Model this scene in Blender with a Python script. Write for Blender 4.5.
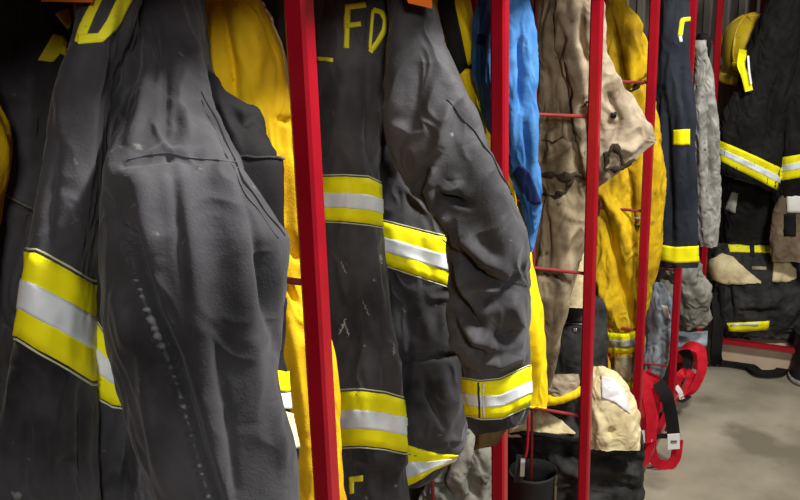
import bpy, math, random
import numpy as np
from mathutils import Vector, Matrix
from mathutils.bvhtree import BVHTree

for o in list(bpy.data.objects): bpy.data.objects.remove(o)
SC = bpy.context.scene
COL = SC.collection
random.seed(4)

# ------------------------------------------------------------------ camera
F_PX = 973.7; PITCH = 0.29213; ROLL = -0.03042; YAW = -0.45328
CAM = np.array([0.5433, -0.8935, 1.70])
_fw = np.array([math.sin(YAW)*math.cos(PITCH), math.cos(YAW)*math.cos(PITCH), -math.sin(PITCH)])
_r0 = np.array([math.cos(YAW), -math.sin(YAW), 0.0]); _u0 = np.cross(_r0, _fw)
_r = _r0*math.cos(ROLL) + _u0*math.sin(ROLL); _u = -_r0*math.sin(ROLL) + _u0*math.cos(ROLL)
_fh = np.array([math.sin(YAW), math.cos(YAW), 0.0])
cd = bpy.data.cameras.new('camera'); cam = bpy.data.objects.new('camera', cd); COL.objects.link(cam)
cd.sensor_width = 36.0; cd.lens = F_PX/800*36.0; cd.clip_start = 0.02
cam.matrix_world = Matrix(((_r[0], _u[0], -_fw[0], CAM[0]), (_r[1], _u[1], -_fw[1], CAM[1]), (_r[2], _u[2], -_fw[2], CAM[2]), (0, 0, 0, 1)))
SC.camera = cam

# ------------------------------------------------------------------ light
w = bpy.data.worlds.new('world'); SC.world = w; w.use_nodes = True
w.node_tree.nodes['Background'].inputs[0].default_value = (0.86, 0.92, 1.0, 1)
w.node_tree.nodes['Background'].inputs[1].default_value = 0.035
def area(name, loc, target, sx, sy, power, col=(1, 0.975, 0.93)):
    l = bpy.data.lights.new(name, 'AREA'); l.shape = 'RECTANGLE'; l.size = sx; l.size_y = sy; l.energy = power; l.color = col
    o = bpy.data.objects.new(name, l); COL.objects.link(o); o.location = loc
    o.rotation_euler = (Vector(target)-Vector(loc)).to_track_quat('-Z', 'Y').to_euler()
    return o
area('ceiling_lamp_near', (1.28, 0.55, 3.2), (0.0, 0.3, 1.0), 0.4, 0.4, 136)
area('ceiling_lamp_far', (1.5, 3.0, 3.2), (0.1, 2.4, 0.6), 0.45, 0.45, 54)
area('fill_light_behind', (2.1, -3.0, 2.95), (0.0, 0.0, 1.2), 0.5, 0.5, 66)  # added fill from behind the camera, brightens lettering and near post faces
SC.view_settings.view_transform = 'Standard'; SC.view_settings.look = 'None'
SC.view_settings.exposure = 0.0; SC.view_settings.gamma = 1.0; SC.view_settings.use_curve_mapping = False

# ------------------------------------------------------------------ geometry helpers
def ray(px, py):
    d = _fw*F_PX + _r*(px-400.0) + _u*(250.0-py)
    return d/float(d @ _fh)                 # unit step of horizontal forward distance
def at(px, py, g):                           # point seen at a photo position, g metres ahead of the viewer along the floor
    return CAM + ray(px, py)*g
def proj(P):
    d = P-CAM; z = d @ _fw
    return 400+F_PX*(d @ _r)/z, 250-F_PX*(d @ _u)/z
def pchip(x, y, xq):
    x = np.asarray(x, float); y = np.asarray(y, float)
    h = np.diff(x); d = np.diff(y)/h; m = np.zeros_like(y)
    if len(x) == 2: return np.interp(xq, x, y)
    for i in range(1, len(x)-1):
        if d[i-1]*d[i] > 0:
            w1 = 2*h[i]+h[i-1]; w2 = h[i]+2*h[i-1]
            m[i] = (w1+w2)/(w1/d[i-1]+w2/d[i])
    m[0] = d[0]; m[-1] = d[-1]
    k = np.clip(np.searchsorted(x, xq)-1, 0, len(h)-1); t = (xq-x[k])/h[k]
    return ((1+2*t)*(1-t)**2)*y[k] + t*(1-t)**2*h[k]*m[k] + t*t*(3-2*t)*y[k+1] + t*t*(t-1)*h[k]*m[k+1]
_perm = np.random.RandomState(7).permutation(256); _perm = np.concatenate([_perm]*3)
_grad = np.random.RandomState(3).normal(size=(256, 3)); _grad /= np.linalg.norm(_grad, axis=1)[:, None]
def perlin(p):
    i = np.floor(p).astype(int); f = p-i; s = f*f*f*(f*(f*6-15)+10); i &= 255
    out = 0
    for dx in (0, 1):
        for dy in (0, 1):
            for dz in (0, 1):
                h = _perm[_perm[_perm[i[..., 0]+dx]+i[..., 1]+dy]+i[..., 2]+dz]
                g = _grad[h]; v = g[..., 0]*(f[..., 0]-dx)+g[..., 1]*(f[..., 1]-dy)+g[..., 2]*(f[..., 2]-dz)
                wx = s[..., 0] if dx else 1-s[..., 0]; wy = s[..., 1] if dy else 1-s[..., 1]; wz = s[..., 2] if dz else 1-s[..., 2]
                out = out+v*wx*wy*wz
    return out*1.6

def mesh_obj(name, verts, faces, mat, parent=None, smooth=True):
    v = np.asarray(verts, float)
    if parent is not None: v = v-np.array(parent['_w'])
    me = bpy.data.meshes.new(name); me.from_pydata(v.tolist(), [], [tuple(int(a) for a in f) for f in faces])
    if smooth: me.polygons.foreach_set('use_smooth', [True]*len(me.polygons))
    me.materials.append(mat); me.update()
    o = bpy.data.objects.new(name, me); COL.objects.link(o)
    if parent is not None:
        o.parent = parent; o['_w'] = tuple(parent['_w'])
    else: o['_w'] = (0.0, 0.0, 0.0)
    return o
def thing(name, label, cat, loc, group=None):
    o = bpy.data.objects.new(name, None); COL.objects.link(o); o.location = loc; o['_w'] = tuple(float(a) for a in loc)
    o.empty_display_size = 0.05; o['label'] = label; o['category'] = cat
    if group: o['group'] = group
    return o
def struct(o): o['kind'] = 'structure'; return o

class Grid: pass
def grid_normals(P):
    du = np.roll(P, -1, 1)-np.roll(P, 1, 1); dv = np.gradient(P, axis=0)
    n = np.cross(du, dv); n /= np.linalg.norm(n, axis=2)[..., None]+1e-12
    return n
def smoothstep(a, b, x):
    t = np.clip((x-a)/(b-a), 0, 1); return t*t*(3-2*t)
def stroke_field(X, Y, st):
    pts = np.array(st[1], float); wd = st[2]; amp = st[3]
    best = np.full(X.shape, 1e9); sg = np.zeros(X.shape); par = np.zeros(X.shape)
    L = np.concatenate([[0], np.cumsum(np.linalg.norm(np.diff(pts, axis=0), axis=1))])
    for k in range(len(pts)-1):
        a, b = pts[k], pts[k+1]; d = b-a; l = np.linalg.norm(d)+1e-9; d = d/l
        t = np.clip((X-a[0])*d[0]+(Y-a[1])*d[1], 0, l)
        ex = X-a[0]-t*d[0]; ey = Y-a[1]-t*d[1]; r = np.hypot(ex, ey)
        s = d[0]*ey-d[1]*ex                    # >0: to the right hand side when walking down the picture direction (x,y down)
        m = r < best; best = np.where(m, r, best); sg = np.where(m, s, sg); par = np.where(m, (L[k]+t)/L[-1], par)
    taper = np.sqrt(np.clip(np.sin(np.pi*np.clip(par, .02, .98)), 0, 1)) if (len(st) < 5 or st[4]) else 1.0
    if st[0] == 'r': f = np.exp(-(best/wd)**2)
    elif st[0] == 's':                        # overlapping edge: raised on the positive side, fading over wd
        f = np.where(sg > 0, np.exp(-best/wd), 0.0)*smoothstep(-.5, 2.6, np.where(sg > 0, best, -best))
        f = f-0.35*np.where(sg <= 0, np.exp(-best/(wd*.35)), 0)
    elif st[0] == 'b':                        # beads along a puckered seam
        jit = 0.55*np.sin(par*37.0)+0.35*np.sin(par*91.0+1.0)
        f = np.exp(-(best/wd)**2)*(0.45+(0.4+0.2*np.sin(par*53.0))*np.cos(par*2*np.pi*st[5]+jit*2.2))
    return amp*taper*f

def tube(rows, n=120, m=140, p=2.2, folds=((0.006, 14, 3), (0.0025, 45, 18)), strokes=(), seed=0.0, closed=True, flat=None):
    """a cloth tube: each row = (y, xl, xr, g, t[, dg]) or ((xl,yl),(xr,yr), g, t[, dg])"""
    R = []
    for r in rows:
        if isinstance(r[0], (tuple, list)): (xl, yl), (xr, yr), g, t = r[:4]; dg = r[4] if len(r) > 4 else 0
        else: yl = yr = r[0]; xl, xr, g, t = r[1:5]; dg = r[5] if len(r) > 5 else 0
        R.append((xl, yl, xr, yr, g, t, dg))
    R = np.array(R, float)
    c = np.stack([(R[:, 0]+R[:, 2])/2, (R[:, 1]+R[:, 3])/2], 1)
    s = np.concatenate([[0], np.cumsum(np.maximum(np.linalg.norm(np.diff(c, axis=0), axis=1), 1.0))])
    q = np.linspace(0, s[-1], m)
    I = [pchip(s, R[:, k], q) for k in range(7)]
    P = np.zeros((m, n, 3)); C = np.zeros((m, 3))
    a = np.arange(n)/n*2*np.pi
    ca = np.sign(np.cos(a))*np.abs(np.cos(a))**(2/p); sa = np.sign(np.sin(a))*np.abs(np.sin(a))**(2/p)
    for i in range(m):
        xl, yl, xr, yr, g, t, dg = [k[i] for k in I]
        pl = np.array([xl, yl]); pr = np.array([xr, yr]); ln_ = np.linalg.norm(pr-pl)+1e-9; e_ = (pr-pl)/ln_; ql, qr = pl.copy(), pr.copy()
        for it in range(3):                    # settle the width so that the outline, not the centre line, has this size
            A0 = at(ql[0], ql[1], g-dg/2); A1 = at(qr[0], qr[1], g+dg/2); cc = (A0+A1)/2; A = (A1-A0)/2
            f = cc-CAM; f /= np.linalg.norm(f); Au = A/np.linalg.norm(A); B = f-(f @ Au)*Au; B /= np.linalg.norm(B)
            ring = cc-np.outer(ca, A)-np.outer(sa, B*t)
            X_, Y_ = proj(ring); s_ = (X_-pl[0])*e_[0]+(Y_-pl[1])*e_[1]
            if it < 2:
                ql = ql-e_*min(s_.min(), ln_*.45); qr = qr-e_*max(s_.max()-ln_, -ln_*.45)
                if (qr-ql) @ e_ < ln_*.15: mid = (ql+qr)/2; ql = mid-e_*ln_*.08; qr = mid+e_*ln_*.08
        P[i] = ring; C[i] = cc
    N = grid_normals(P)
    if ((P-C[:, None, :])*N).sum() < 0: N = -N
    flip = ((P-C[:, None, :])*np.cross(np.roll(P, -1, 1)-np.roll(P, 1, 1), np.gradient(P, axis=0))).sum() < 0
    disp = np.zeros((m, n))
    for k, (amp, fh, fz) in enumerate(folds):
        sc = np.array([fh, fh, fz]); q3 = P*sc+np.array([seed*7.3+k*31.7, seed*3.1, seed*1.7])
        wv = perlin(q3*0.6+53.0)
        if k == 0: v = perlin(q3)+0.5*perlin(q3*2.03+11.0)
        else: v = 0.9-2.6*np.abs(perlin(q3*0.8+wv[..., None]*0.9))     # sharp creases between soft swells
        disp += amp*v*(1.0 if k == 0 else 0.9)
    X, Y = proj(P)
    face = np.clip(((CAM-P)*N).sum(2)/np.linalg.norm(CAM-P, axis=2)*3+0.15, 0, 1)
    deep = 2.0 if R[:, 4].min() > 1.6 else 1.35           # creases of the far, heavily crumpled clothes run deeper
    for st in strokes: disp += face*stroke_field(X, Y, st)*(deep if st[3] < 0 else 1.15)
    P = P+N*disp[..., None]
    N = grid_normals(P)
    if flip: N = -N
    G = Grid(); G.P = P; G.N = N; G.C = C; G.flip = flip; G.m = m; G.n = n
    # mesh with turned-in ends
    V = [P.reshape(-1, 3)]; Fc = []
    def quad(a_, b_, c_, d_): Fc.append((a_, d_, c_, b_) if not flip else (a_, b_, c_, d_))
    for i in range(m-1):
        for j in range(n):
            j2 = (j+1) % n; quad(i*n+j, (i+1)*n+j, (i+1)*n+j2, i*n+j2)
    G.nf = len(Fc)
    base = m*n
    if closed:
        for (i, k) in ((0, min(4, m-1)), (m-1, m-1-min(4, m-1))):
            ring = (P[i]-C[i])*0.86+C[i]*0.7+C[k]*0.3; ring2 = (P[k]-C[k])*0.55+C[k]
            V.append(ring); V.append(ring2); V.append(C[k][None]); b1 = base; b2 = base+n; cc = base+2*n
            for j in range(n):
                j2 = (j+1) % n
                q4 = [(i*n+j, i*n+j2, b1+j2, b1+j), (b1+j, b1+j2, b2+j2, b2+j)]
                for q_ in q4: Fc.append(q_ if (i == 0) != flip else q_[::-1])
                tri = (b2+j, b2+j2, cc); Fc.append(tri if (i == 0) != flip else tri[::-1])
            base += 2*n+1
    G.V = np.concatenate(V); G.F = Fc
    G.bvh = BVHTree.FromPolygons([Vector(v) for v in P.reshape(-1, 3)], Fc[:G.nf])
    return G
def cloth(name, G, mat, parent): return mesh_obj(name, G.V, G.F, mat, parent)
def surf_uv(G, px, py):
    d = ray(px, py); d = d/np.linalg.norm(d)
    hit, nrm, fi, dist = G.bvh.ray_cast(Vector(CAM), Vector(d))
    if hit is None:
        # just off the silhouette: take the nearest front vertex
        X, Y = proj(G.P); k = int(np.argmin((X-px)**2+(Y-py)**2)); return float(k % G.n), float(k//G.n)
    i, j = divmod(fi, G.n); j2 = (j+1) % G.n; h = np.array(hit)
    p0 = G.P[i, j]; eu = G.P[i, j2]-p0; ev = G.P[i+1, j]-p0
    M = np.array([[eu@eu, eu@ev], [eu@ev, ev@ev]]); b = np.array([(h-p0)@eu, (h-p0)@ev])
    try: s = np.linalg.solve(M, b)
    except Exception: s = np.array([.5, .5])
    s = np.clip(s, 0, 1); return j+s[0], i+s[1]
def surf_eval(G, U, V, off):
    V = np.clip(V, 0, G.m-1.001); j = np.floor(U).astype(int); fu = (U-j)[..., None]; i = np.floor(V).astype(int); fv = (V-i)[..., None]
    j0 = j % G.n; j1 = (j+1) % G.n
    def L(A): return (A[i, j0]*(1-fu)+A[i, j1]*fu)*(1-fv)+(A[i+1, j0]*(1-fu)+A[i+1, j1]*fu)*fv
    n = L(G.N); n /= np.linalg.norm(n, axis=-1)[..., None]
    return L(G.P)+n*off
def resample(pts, n):
    p = np.array(pts, float); L = np.concatenate([[0], np.cumsum(np.linalg.norm(np.diff(p, axis=0), axis=1))])
    q = np.linspace(0, L[-1], n); return np.stack([np.interp(q, L, p[:, 0]), np.interp(q, L, p[:, 1])], 1)
def patch(name, G, top, bot, mat, parent, nu=40, nv=8, off=0.002, wl=0.0, wr=0.0, same=False):
    """a piece of tape or cloth lying on garment G between two edges"""
    if same: T, B = np.array(top, float), np.array(bot, float); nu = len(T)
    else: T, B = resample(top, nu), resample(bot, nu)
    U = np.zeros((nv, nu)); V = np.zeros((nv, nu))
    for a in range(nv):
        q = T*(1-a/(nv-1))+B*(a/(nv-1))
        for b in range(nu): U[a, b], V[a, b] = surf_uv(G, *q[b])
    U = np.where(U-np.median(U) > G.n/2, U-G.n, U); U = np.where(U-np.median(U) < -G.n/2, U+G.n, U)
    def ext(side, k, amt):
        nonlocal U, V
        if amt <= 0: return
        ns = 14; t = np.linspace(0, 1, ns+1)[1:]*amt*G.n
        s0 = U[:, :4].mean(1) < U[:, -4:].mean(1)
        if side == 'l':
            U = np.concatenate([(U[:, :1]-t[None, ::-1]), U], 1); V = np.concatenate([np.repeat(V[:, :1], ns, 1), V], 1)
        else:
            U = np.concatenate([U, (U[:, -1:]+t[None])], 1); V = np.concatenate([V, np.repeat(V[:, -1:], ns, 1)], 1)
    ext('l', 0, wl); ext('r', 0, wr)
    nu = U.shape[1]
    P = surf_eval(G, U, V, off)
    # rim that drops to the cloth
    Pe = surf_eval(G, U, V, -0.0015)
    rows = np.concatenate([Pe[:1], P, Pe[-1:]], 0)
    rows = np.concatenate([np.concatenate([Pe[:1, :1], Pe[:, :1], Pe[-1:, :1]], 0), rows, np.concatenate([Pe[:1, -1:], Pe[:, -1:], Pe[-1:, -1:]], 0)], 1)
    M, Nn = rows.shape[:2]
    Fc = [(i*Nn+j, i*Nn+j+1, (i+1)*Nn+j+1, (i+1)*Nn+j) for i in range(M-1) for j in range(Nn-1)]
    nrm = np.cross(rows[M//2, Nn//2+1]-rows[M//2, Nn//2], rows[M//2+1, Nn//2]-rows[M//2, Nn//2])
    if nrm @ (CAM-rows[M//2, Nn//2]) < 0: Fc = [f[::-1] for f in Fc]
    return mesh_obj(name, rows.reshape(-1, 3), Fc, mat, parent)
def ribbon(name, G, pts, wpx, mat, parent, n=24, off=0.0025, nv=3, uneven=False):
    q = resample(pts, n); d = np.gradient(q, axis=0); d /= np.linalg.norm(d, axis=1)[:, None]+1e-9
    nn = np.stack([-d[:, 1], d[:, 0]], 1)*wpx/2
    if uneven:
        t = np.linspace(0, 1, n); ph = q[0, 0]*1.7
        nn *= (np.clip(np.sin(np.pi*np.clip(t, .03, .97)), 0, 1)**.6*(0.75+0.35*np.sin(t*17+ph)+0.25*np.sin(t*41+ph*2)))[:, None]
        q = q+np.stack([np.sin(t*23+ph)*.8, np.sin(t*19+ph*3)*.8], 1)
    return patch(name, G, q-nn, q+nn, mat, parent, nv=nv, off=off, same=True)
def lerp_edges(top, bot, a, n=40):
    T, B = resample(top, n), resample(bot, n); return (T*(1-a)+B*a).tolist()
def trim(G, top, bot, parent, wl=0.0, wr=0.0, nu=40, band=(0.335, 0.68), stitch=True, m=None, off=0.002):
    """fluorescent trim with a silver stripe along its middle and stitched edges"""
    t = patch('reflective_trim', G, top, bot, m or M['lime'], parent, nu=nu, wl=wl, wr=wr, off=off)
    patch('silver_stripe', G, lerp_edges(top, bot, band[0]), lerp_edges(top, bot, band[1]), M['silver'], t, nu=nu, wl=wl, wr=wr, off=off+0.0009)
    if stitch:
        for a in (-0.055, 1.03):
            patch('stitching', G, lerp_edges(top, bot, a), lerp_edges(top, bot, a+0.022), M['stitch'], t, nu=nu, nv=2, off=off*0.6, wl=wl, wr=wr)
    return t
def bar(a, b, wx, wy=None, rot=None, bev=0.0):
    """square bar between a and b; returns verts, faces"""
    a = np.array(a, float); b = np.array(b, float); wy = wy or wx; d = b-a; d /= np.linalg.norm(d)
    up = np.array([0, 0, 1.0]) if abs(d[2]) < .9 else np.array([0, 1.0, 0]); s = np.cross(d, up); s /= np.linalg.norm(s); t = np.cross(s, d)
    hx, hy, c = wx/2, wy/2, bev
    if c: prof = [(-hx+c, -hy), (hx-c, -hy), (hx, -hy+c), (hx, hy-c), (hx-c, hy), (-hx+c, hy), (-hx, hy-c), (-hx, -hy+c)]
    else: prof = [(-hx, -hy), (hx, -hy), (hx, hy), (-hx, hy)]
    k = len(prof); V = [e+s*x+t*y for e in (a, b) for x, y in prof]
    Fc = [(i, (i+1) % k, k+(i+1) % k, k+i) for i in range(k)]+[tuple(range(k))[::-1], tuple(range(k, 2*k))]
    return V, Fc
def add_bar(name, a, b, wx, mat, parent, wy=None, bev=0.0):
    V, Fc = bar(a, b, wx, wy, bev=bev); return mesh_obj(name, V, Fc, mat, parent, smooth=False)
def pipe(pts, r, k=8, sub=6):
    p = np.array(pts, float); s = np.arange(len(p)); q = np.linspace(0, len(p)-1, (len(p)-1)*sub+1)
    c = np.stack([pchip(s, p[:, i], q) for i in range(3)], 1) if len(p) > 2 else p
    V = []; d = np.gradient(c, axis=0); d /= np.linalg.norm(d, axis=1)[:, None]+1e-12
    s0 = np.cross(d[0], [0.3, 0.1, 1.0]); 
    for i in range(len(c)):
        s0 = s0-(s0 @ d[i])*d[i]; s0 /= np.linalg.norm(s0)+1e-12; t0 = np.cross(d[i], s0)
        for j in range(k): V.append(c[i]+r*(s0*math.cos(2*math.pi*j/k)+t0*math.sin(2*math.pi*j/k)))
    m = len(c); Fc = [(i*k+j, i*k+(j+1) % k, (i+1)*k+(j+1) % k, (i+1)*k+j) for i in range(m-1) for j in range(k)]
    Fc += [tuple(range(k))[::-1], tuple(range((m-1)*k, m*k))]
    return V, Fc
def add_pipe(name, pts, r, mat, parent, k=8, sub=6):
    V, Fc = pipe(pts, r, k, sub); return mesh_obj(name, V, Fc, mat, parent)
def strap(name, pts, wid, thick, mat, parent, wdir=(0, 1, 0), sub=8):
    """flat webbing following 3-D points; wdir = direction of its width (one, or one per point)"""
    p = np.array(pts, float); s = np.arange(len(p)); q = np.linspace(0, len(p)-1, (len(p)-1)*sub+1)
    c = np.stack([pchip(s, p[:, i], q) for i in range(3)], 1)
    wd = np.array(wdir, float)
    if wd.ndim == 1: wd = np.repeat(wd[None], len(p), 0)
    W = np.stack([np.interp(q, s, wd[:, i]) for i in range(3)], 1)
    d = np.gradient(c, axis=0); d /= np.linalg.norm(d, axis=1)[:, None]+1e-12
    W = W-(W*d).sum(1)[:, None]*d; W /= np.linalg.norm(W, axis=1)[:, None]+1e-12; T = np.cross(d, W)
    V = []
    for i in range(len(c)):
        for x, y in ((-1, -1), (1, -1), (1, 1), (-1, 1)): V.append(c[i]+W[i]*x*wid/2+T[i]*y*thick/2)
    m = len(c); Fc = [(i*4+j, i*4+(j+1) % 4, (i+1)*4+(j+1) % 4, (i+1)*4+j) for i in range(m-1) for j in range(4)]+[(3, 2, 1, 0), tuple(range(4*m-4, 4*m))]
    return mesh_obj(name, V, Fc, mat, parent, smooth=False)
def lathe(name, prof, loc, mat, parent, n=48, sx=1.0, sy=1.0, M3=None):
    V = []; 
    for r, z in prof:
        for j in range(n):
            a = 2*math.pi*j/n; v = np.array([r*sx*math.cos(a), r*sy*math.sin(a), z])
            if M3 is not None: v = M3 @ v
            V.append(np.array(loc)+v)
    k = len(prof); Fc = [(i*n+j, i*n+(j+1) % n, (i+1)*n+(j+1) % n, (i+1)*n+j) for i in range(k-1) for j in range(n)]
    Fc.append(tuple(range(n))[::-1]); Fc.append(tuple(range((k-1)*n, k*n)))
    return mesh_obj(name, V, Fc, mat, parent)

# ------------------------------------------------------------------ materials
M = {}
def mat(key, c1, c2=None, rough=0.8, nscale=6.0, bump=0.25, bscale=420.0, metal=0.0, sheen=0.0, spots=None, crinkle=0.0, detail=5, lo=0.35, hi=0.68, spec=0.1):
    m = bpy.data.materials.new(key); m.use_nodes = True; nt = m.node_tree; b = nt.nodes['Principled BSDF']
    tc = nt.nodes.new('ShaderNodeTexCoord'); no = nt.nodes.new('ShaderNodeTexNoise'); no.inputs['Scale'].default_value = nscale; no.inputs['Detail'].default_value = detail
    nt.links.new(tc.outputs['Object'], no.inputs['Vector'])
    cr = nt.nodes.new('ShaderNodeValToRGB'); cr.color_ramp.elements[0].position = lo; cr.color_ramp.elements[1].position = hi
    cr.color_ramp.elements[0].color = (*c1, 1); cr.color_ramp.elements[1].color = (*(c2 or c1), 1)
    nt.links.new(no.outputs['Fac'], cr.inputs['Fac']); col = cr.outputs['Color']
    if spots:
        sc, th, sp = spots
        n2 = nt.nodes.new('ShaderNodeTexNoise'); n2.inputs['Scale'].default_value = sc; n2.inputs['Detail'].default_value = 4; nt.links.new(tc.outputs['Object'], n2.inputs['Vector'])
        r2 = nt.nodes.new('ShaderNodeValToRGB'); r2.color_ramp.elements[0].position = th; r2.color_ramp.elements[1].position = th+0.07; nt.links.new(n2.outputs['Fac'], r2.inputs['Fac'])
        mx = nt.nodes.new('ShaderNodeMix'); mx.data_type = 'RGBA'; nt.links.new(r2.outputs['Color'], mx.inputs[0]); nt.links.new(col, mx.inputs[6]); mx.inputs[7].default_value = (*sp, 1); col = mx.outputs[2]
    nt.links.new(col, b.inputs['Base Color'])
    b.inputs['Roughness'].default_value = rough; b.inputs['Metallic'].default_value = metal; b.inputs['Specular IOR Level'].default_value = spec
    if sheen: b.inputs['Sheen Weight'].default_value = sheen; b.inputs['Sheen Roughness'].default_value = 0.5
    if bump:
        n3 = nt.nodes.new('ShaderNodeTexNoise'); n3.inputs['Scale'].default_value = bscale; n3.inputs['Detail'].default_value = 3; nt.links.new(tc.outputs['Object'], n3.inputs['Vector'])
        bp = nt.nodes.new('ShaderNodeBump'); bp.inputs['Strength'].default_value = bump; bp.inputs['Distance'].default_value = 0.002; nt.links.new(n3.outputs['Fac'], bp.inputs['Height'])
        if crinkle:
            n4 = nt.nodes.new('ShaderNodeTexNoise'); n4.inputs['Scale'].default_value = 38; n4.inputs['Detail'].default_value = 4; n4.inputs['Distortion'].default_value = 0.6; nt.links.new(tc.outputs['Object'], n4.inputs['Vector'])
            b2 = nt.nodes.new('ShaderNodeBump'); b2.inputs['Strength'].default_value = crinkle; b2.inputs['Distance'].default_value = 0.012; nt.links.new(n4.outputs['Fac'], b2.inputs['Height']); nt.links.new(b2.outputs['Normal'], bp.inputs['Normal'])
        nt.links.new(bp.outputs['Normal'], b.inputs['Normal'])
    M[key] = m; return m
mat('charcoal', (0.013, 0.0125, 0.014), (0.090, 0.088, 0.098), rough=0.72, nscale=7.5, sheen=0.1, lo=0.34, hi=0.74, crinkle=0.121, spots=(55, 0.70, (0.16, 0.155, 0.15)))
mat('charcoal2', (0.016, 0.0155, 0.017), (0.100, 0.098, 0.108), rough=0.62, nscale=8, sheen=0.1, lo=0.33, hi=0.74, crinkle=0.165, spots=(60, 0.705, (0.20, 0.195, 0.19)))
mat('black_cloth', (0.008, 0.0075, 0.0075), (0.020, 0.019, 0.018), rough=0.8, crinkle=0.110)
mat('black_worn', (0.012, 0.012, 0.012), (0.055, 0.053, 0.052), rough=0.7, nscale=12, crinkle=0.2)
mat('navy', (0.014, 0.017, 0.026), (0.034, 0.038, 0.052), rough=0.75, crinkle=0.138)
mat('dark_brown', (0.03, 0.022, 0.014), (0.06, 0.045, 0.03), rough=0.85)
mat('seam_black', (0.012, 0.011, 0.012), (0.02, 0.019, 0.02), rough=0.85)
mat('lime', (0.90, 0.82, 0.008), (0.98, 0.92, 0.012), rough=0.5, nscale=30, bscale=700, bump=0.12)
mat('silver', (0.68, 0.74, 0.78), (0.86, 0.91, 0.95), rough=0.42, nscale=26, bscale=800, bump=0.15, spec=0.5)
mat('stitch', (0.55, 0.55, 0.36), (0.68, 0.68, 0.5), rough=0.8, bump=0)
mat('letter', (0.84, 0.80, 0.02), (0.95, 0.90, 0.05), rough=0.55, nscale=40, spots=(90, 0.66, (0.35, 0.33, 0.03)))
mat('yellow_cloth', (0.55, 0.29, 0.010), (0.84, 0.56, 0.012), rough=0.75, nscale=9, crinkle=0.165, spots=(30, 0.70, (0.45, 0.24, 0.01)))
mat('yellow_bright', (0.80, 0.54, 0.008), (0.90, 0.66, 0.012), rough=0.7, nscale=9, crinkle=0.083)
mat('mustard', (0.28, 0.16, 0.008), (0.66, 0.43, 0.012), rough=0.78, nscale=12, lo=0.3, hi=0.6, crinkle=0.193, spots=(34, 0.66, (0.30, 0.19, 0.02)))
mat('blue_cloth', (0.030, 0.125, 0.35), (0.085, 0.245, 0.54), rough=0.8, nscale=14, crinkle=0.193)
mat('blue_dark', (0.012, 0.022, 0.09), (0.02, 0.035, 0.12), rough=0.8)
mat('khaki', (0.11, 0.085, 0.05), (0.36, 0.29, 0.19), rough=0.85, nscale=14, lo=0.3, hi=0.6, crinkle=0.248, spots=(26, 0.66, (0.10, 0.075, 0.045)))
mat('khaki_pale', (0.14, 0.105, 0.065), (0.42, 0.345, 0.245), rough=0.85, nscale=16, lo=0.3, hi=0.6, crinkle=0.248, spots=(40, 0.68, (0.10, 0.075, 0.045)))
mat('cream', (0.58, 0.48, 0.26), (0.78, 0.68, 0.42), rough=0.85, nscale=22, crinkle=0.275, spots=(60, 0.70, (0.40, 0.30, 0.14)))
mat('white_label', (0.62, 0.60, 0.60), (0.78, 0.76, 0.76), rough=0.7, nscale=40, spots=(80, 0.62, (0.55, 0.30, 0.28)))
mat('white_plain', (0.66, 0.65, 0.62), (0.78, 0.77, 0.74), rough=0.7)
mat('ink', (0.10, 0.09, 0.09), (0.16, 0.14, 0.14), rough=0.8, bump=0)
mat('grey_cloth', (0.13, 0.13, 0.105), (0.27, 0.265, 0.225), rough=0.85, nscale=12, crinkle=0.275)
mat('grey_pale', (0.20, 0.20, 0.18), (0.42, 0.41, 0.37), rough=0.88, nscale=26, crinkle=0.275, spots=(60, 0.62, (0.10, 0.10, 0.085)))
mat('bluegrey', (0.16, 0.20, 0.23), (0.34, 0.38, 0.40), rough=0.85, nscale=16, crinkle=0.220)
mat('brown_cloth', (0.13, 0.095, 0.06), (0.24, 0.18, 0.12), rough=0.85, nscale=12, crinkle=0.220)
mat('red_paint', (0.28, 0.0018, 0.010), (0.345, 0.0025, 0.013), rough=0.33, nscale=12, bump=0.06, bscale=160, spec=0.5, spots=(70, 0.74, (0.22, 0.01, 0.012)))
mat('rod_paint', (0.20, 0.022, 0.022), (0.28, 0.04, 0.038), rough=0.5, nscale=20, bump=0.05)
mat('red_strap', (0.42, 0.008, 0.018), (0.56, 0.015, 0.03), rough=0.7, nscale=30)
mat('black_plastic', (0.012, 0.012, 0.012), (0.025, 0.025, 0.025), rough=0.4)
mat('rubber', (0.012, 0.012, 0.012), (0.03, 0.03, 0.03), rough=0.5)
mat('metal', (0.5, 0.5, 0.5), (0.6, 0.6, 0.6), rough=0.35, metal=1.0, bump=0)
mat('orange_plastic', (0.80, 0.16, 0.012), (0.88, 0.20, 0.02), rough=0.45, bump=0.05)
mat('helmet_yellow', (0.56, 0.38, 0.015), (0.70, 0.52, 0.03), rough=0.35, nscale=14, bump=0.04, spec=0.5, spots=(30, 0.64, (0.32, 0.22, 0.03)))
mat('cardboard', (0.50, 0.38, 0.27), (0.62, 0.50, 0.37), rough=0.9, nscale=8)
mat('wristlet', (0.11, 0.07, 0.03), (0.17, 0.11, 0.05), rough=0.9, crinkle=0.220)
mat('concrete', (0.18, 0.158, 0.115), (0.34, 0.305, 0.23), rough=0.85, nscale=3.2, detail=9, bump=0.35, bscale=90, spots=(2.3, 0.56, (0.155, 0.135, 0.097)))
mat('wall_metal', (0.17, 0.155, 0.135), (0.27, 0.25, 0.215), rough=0.6, nscale=3, bump=0.1)
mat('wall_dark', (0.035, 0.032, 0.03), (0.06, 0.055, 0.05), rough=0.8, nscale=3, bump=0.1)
mat('shelf_wire', (0.30, 0.01, 0.012), (0.36, 0.012, 0.016), rough=0.4)

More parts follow.
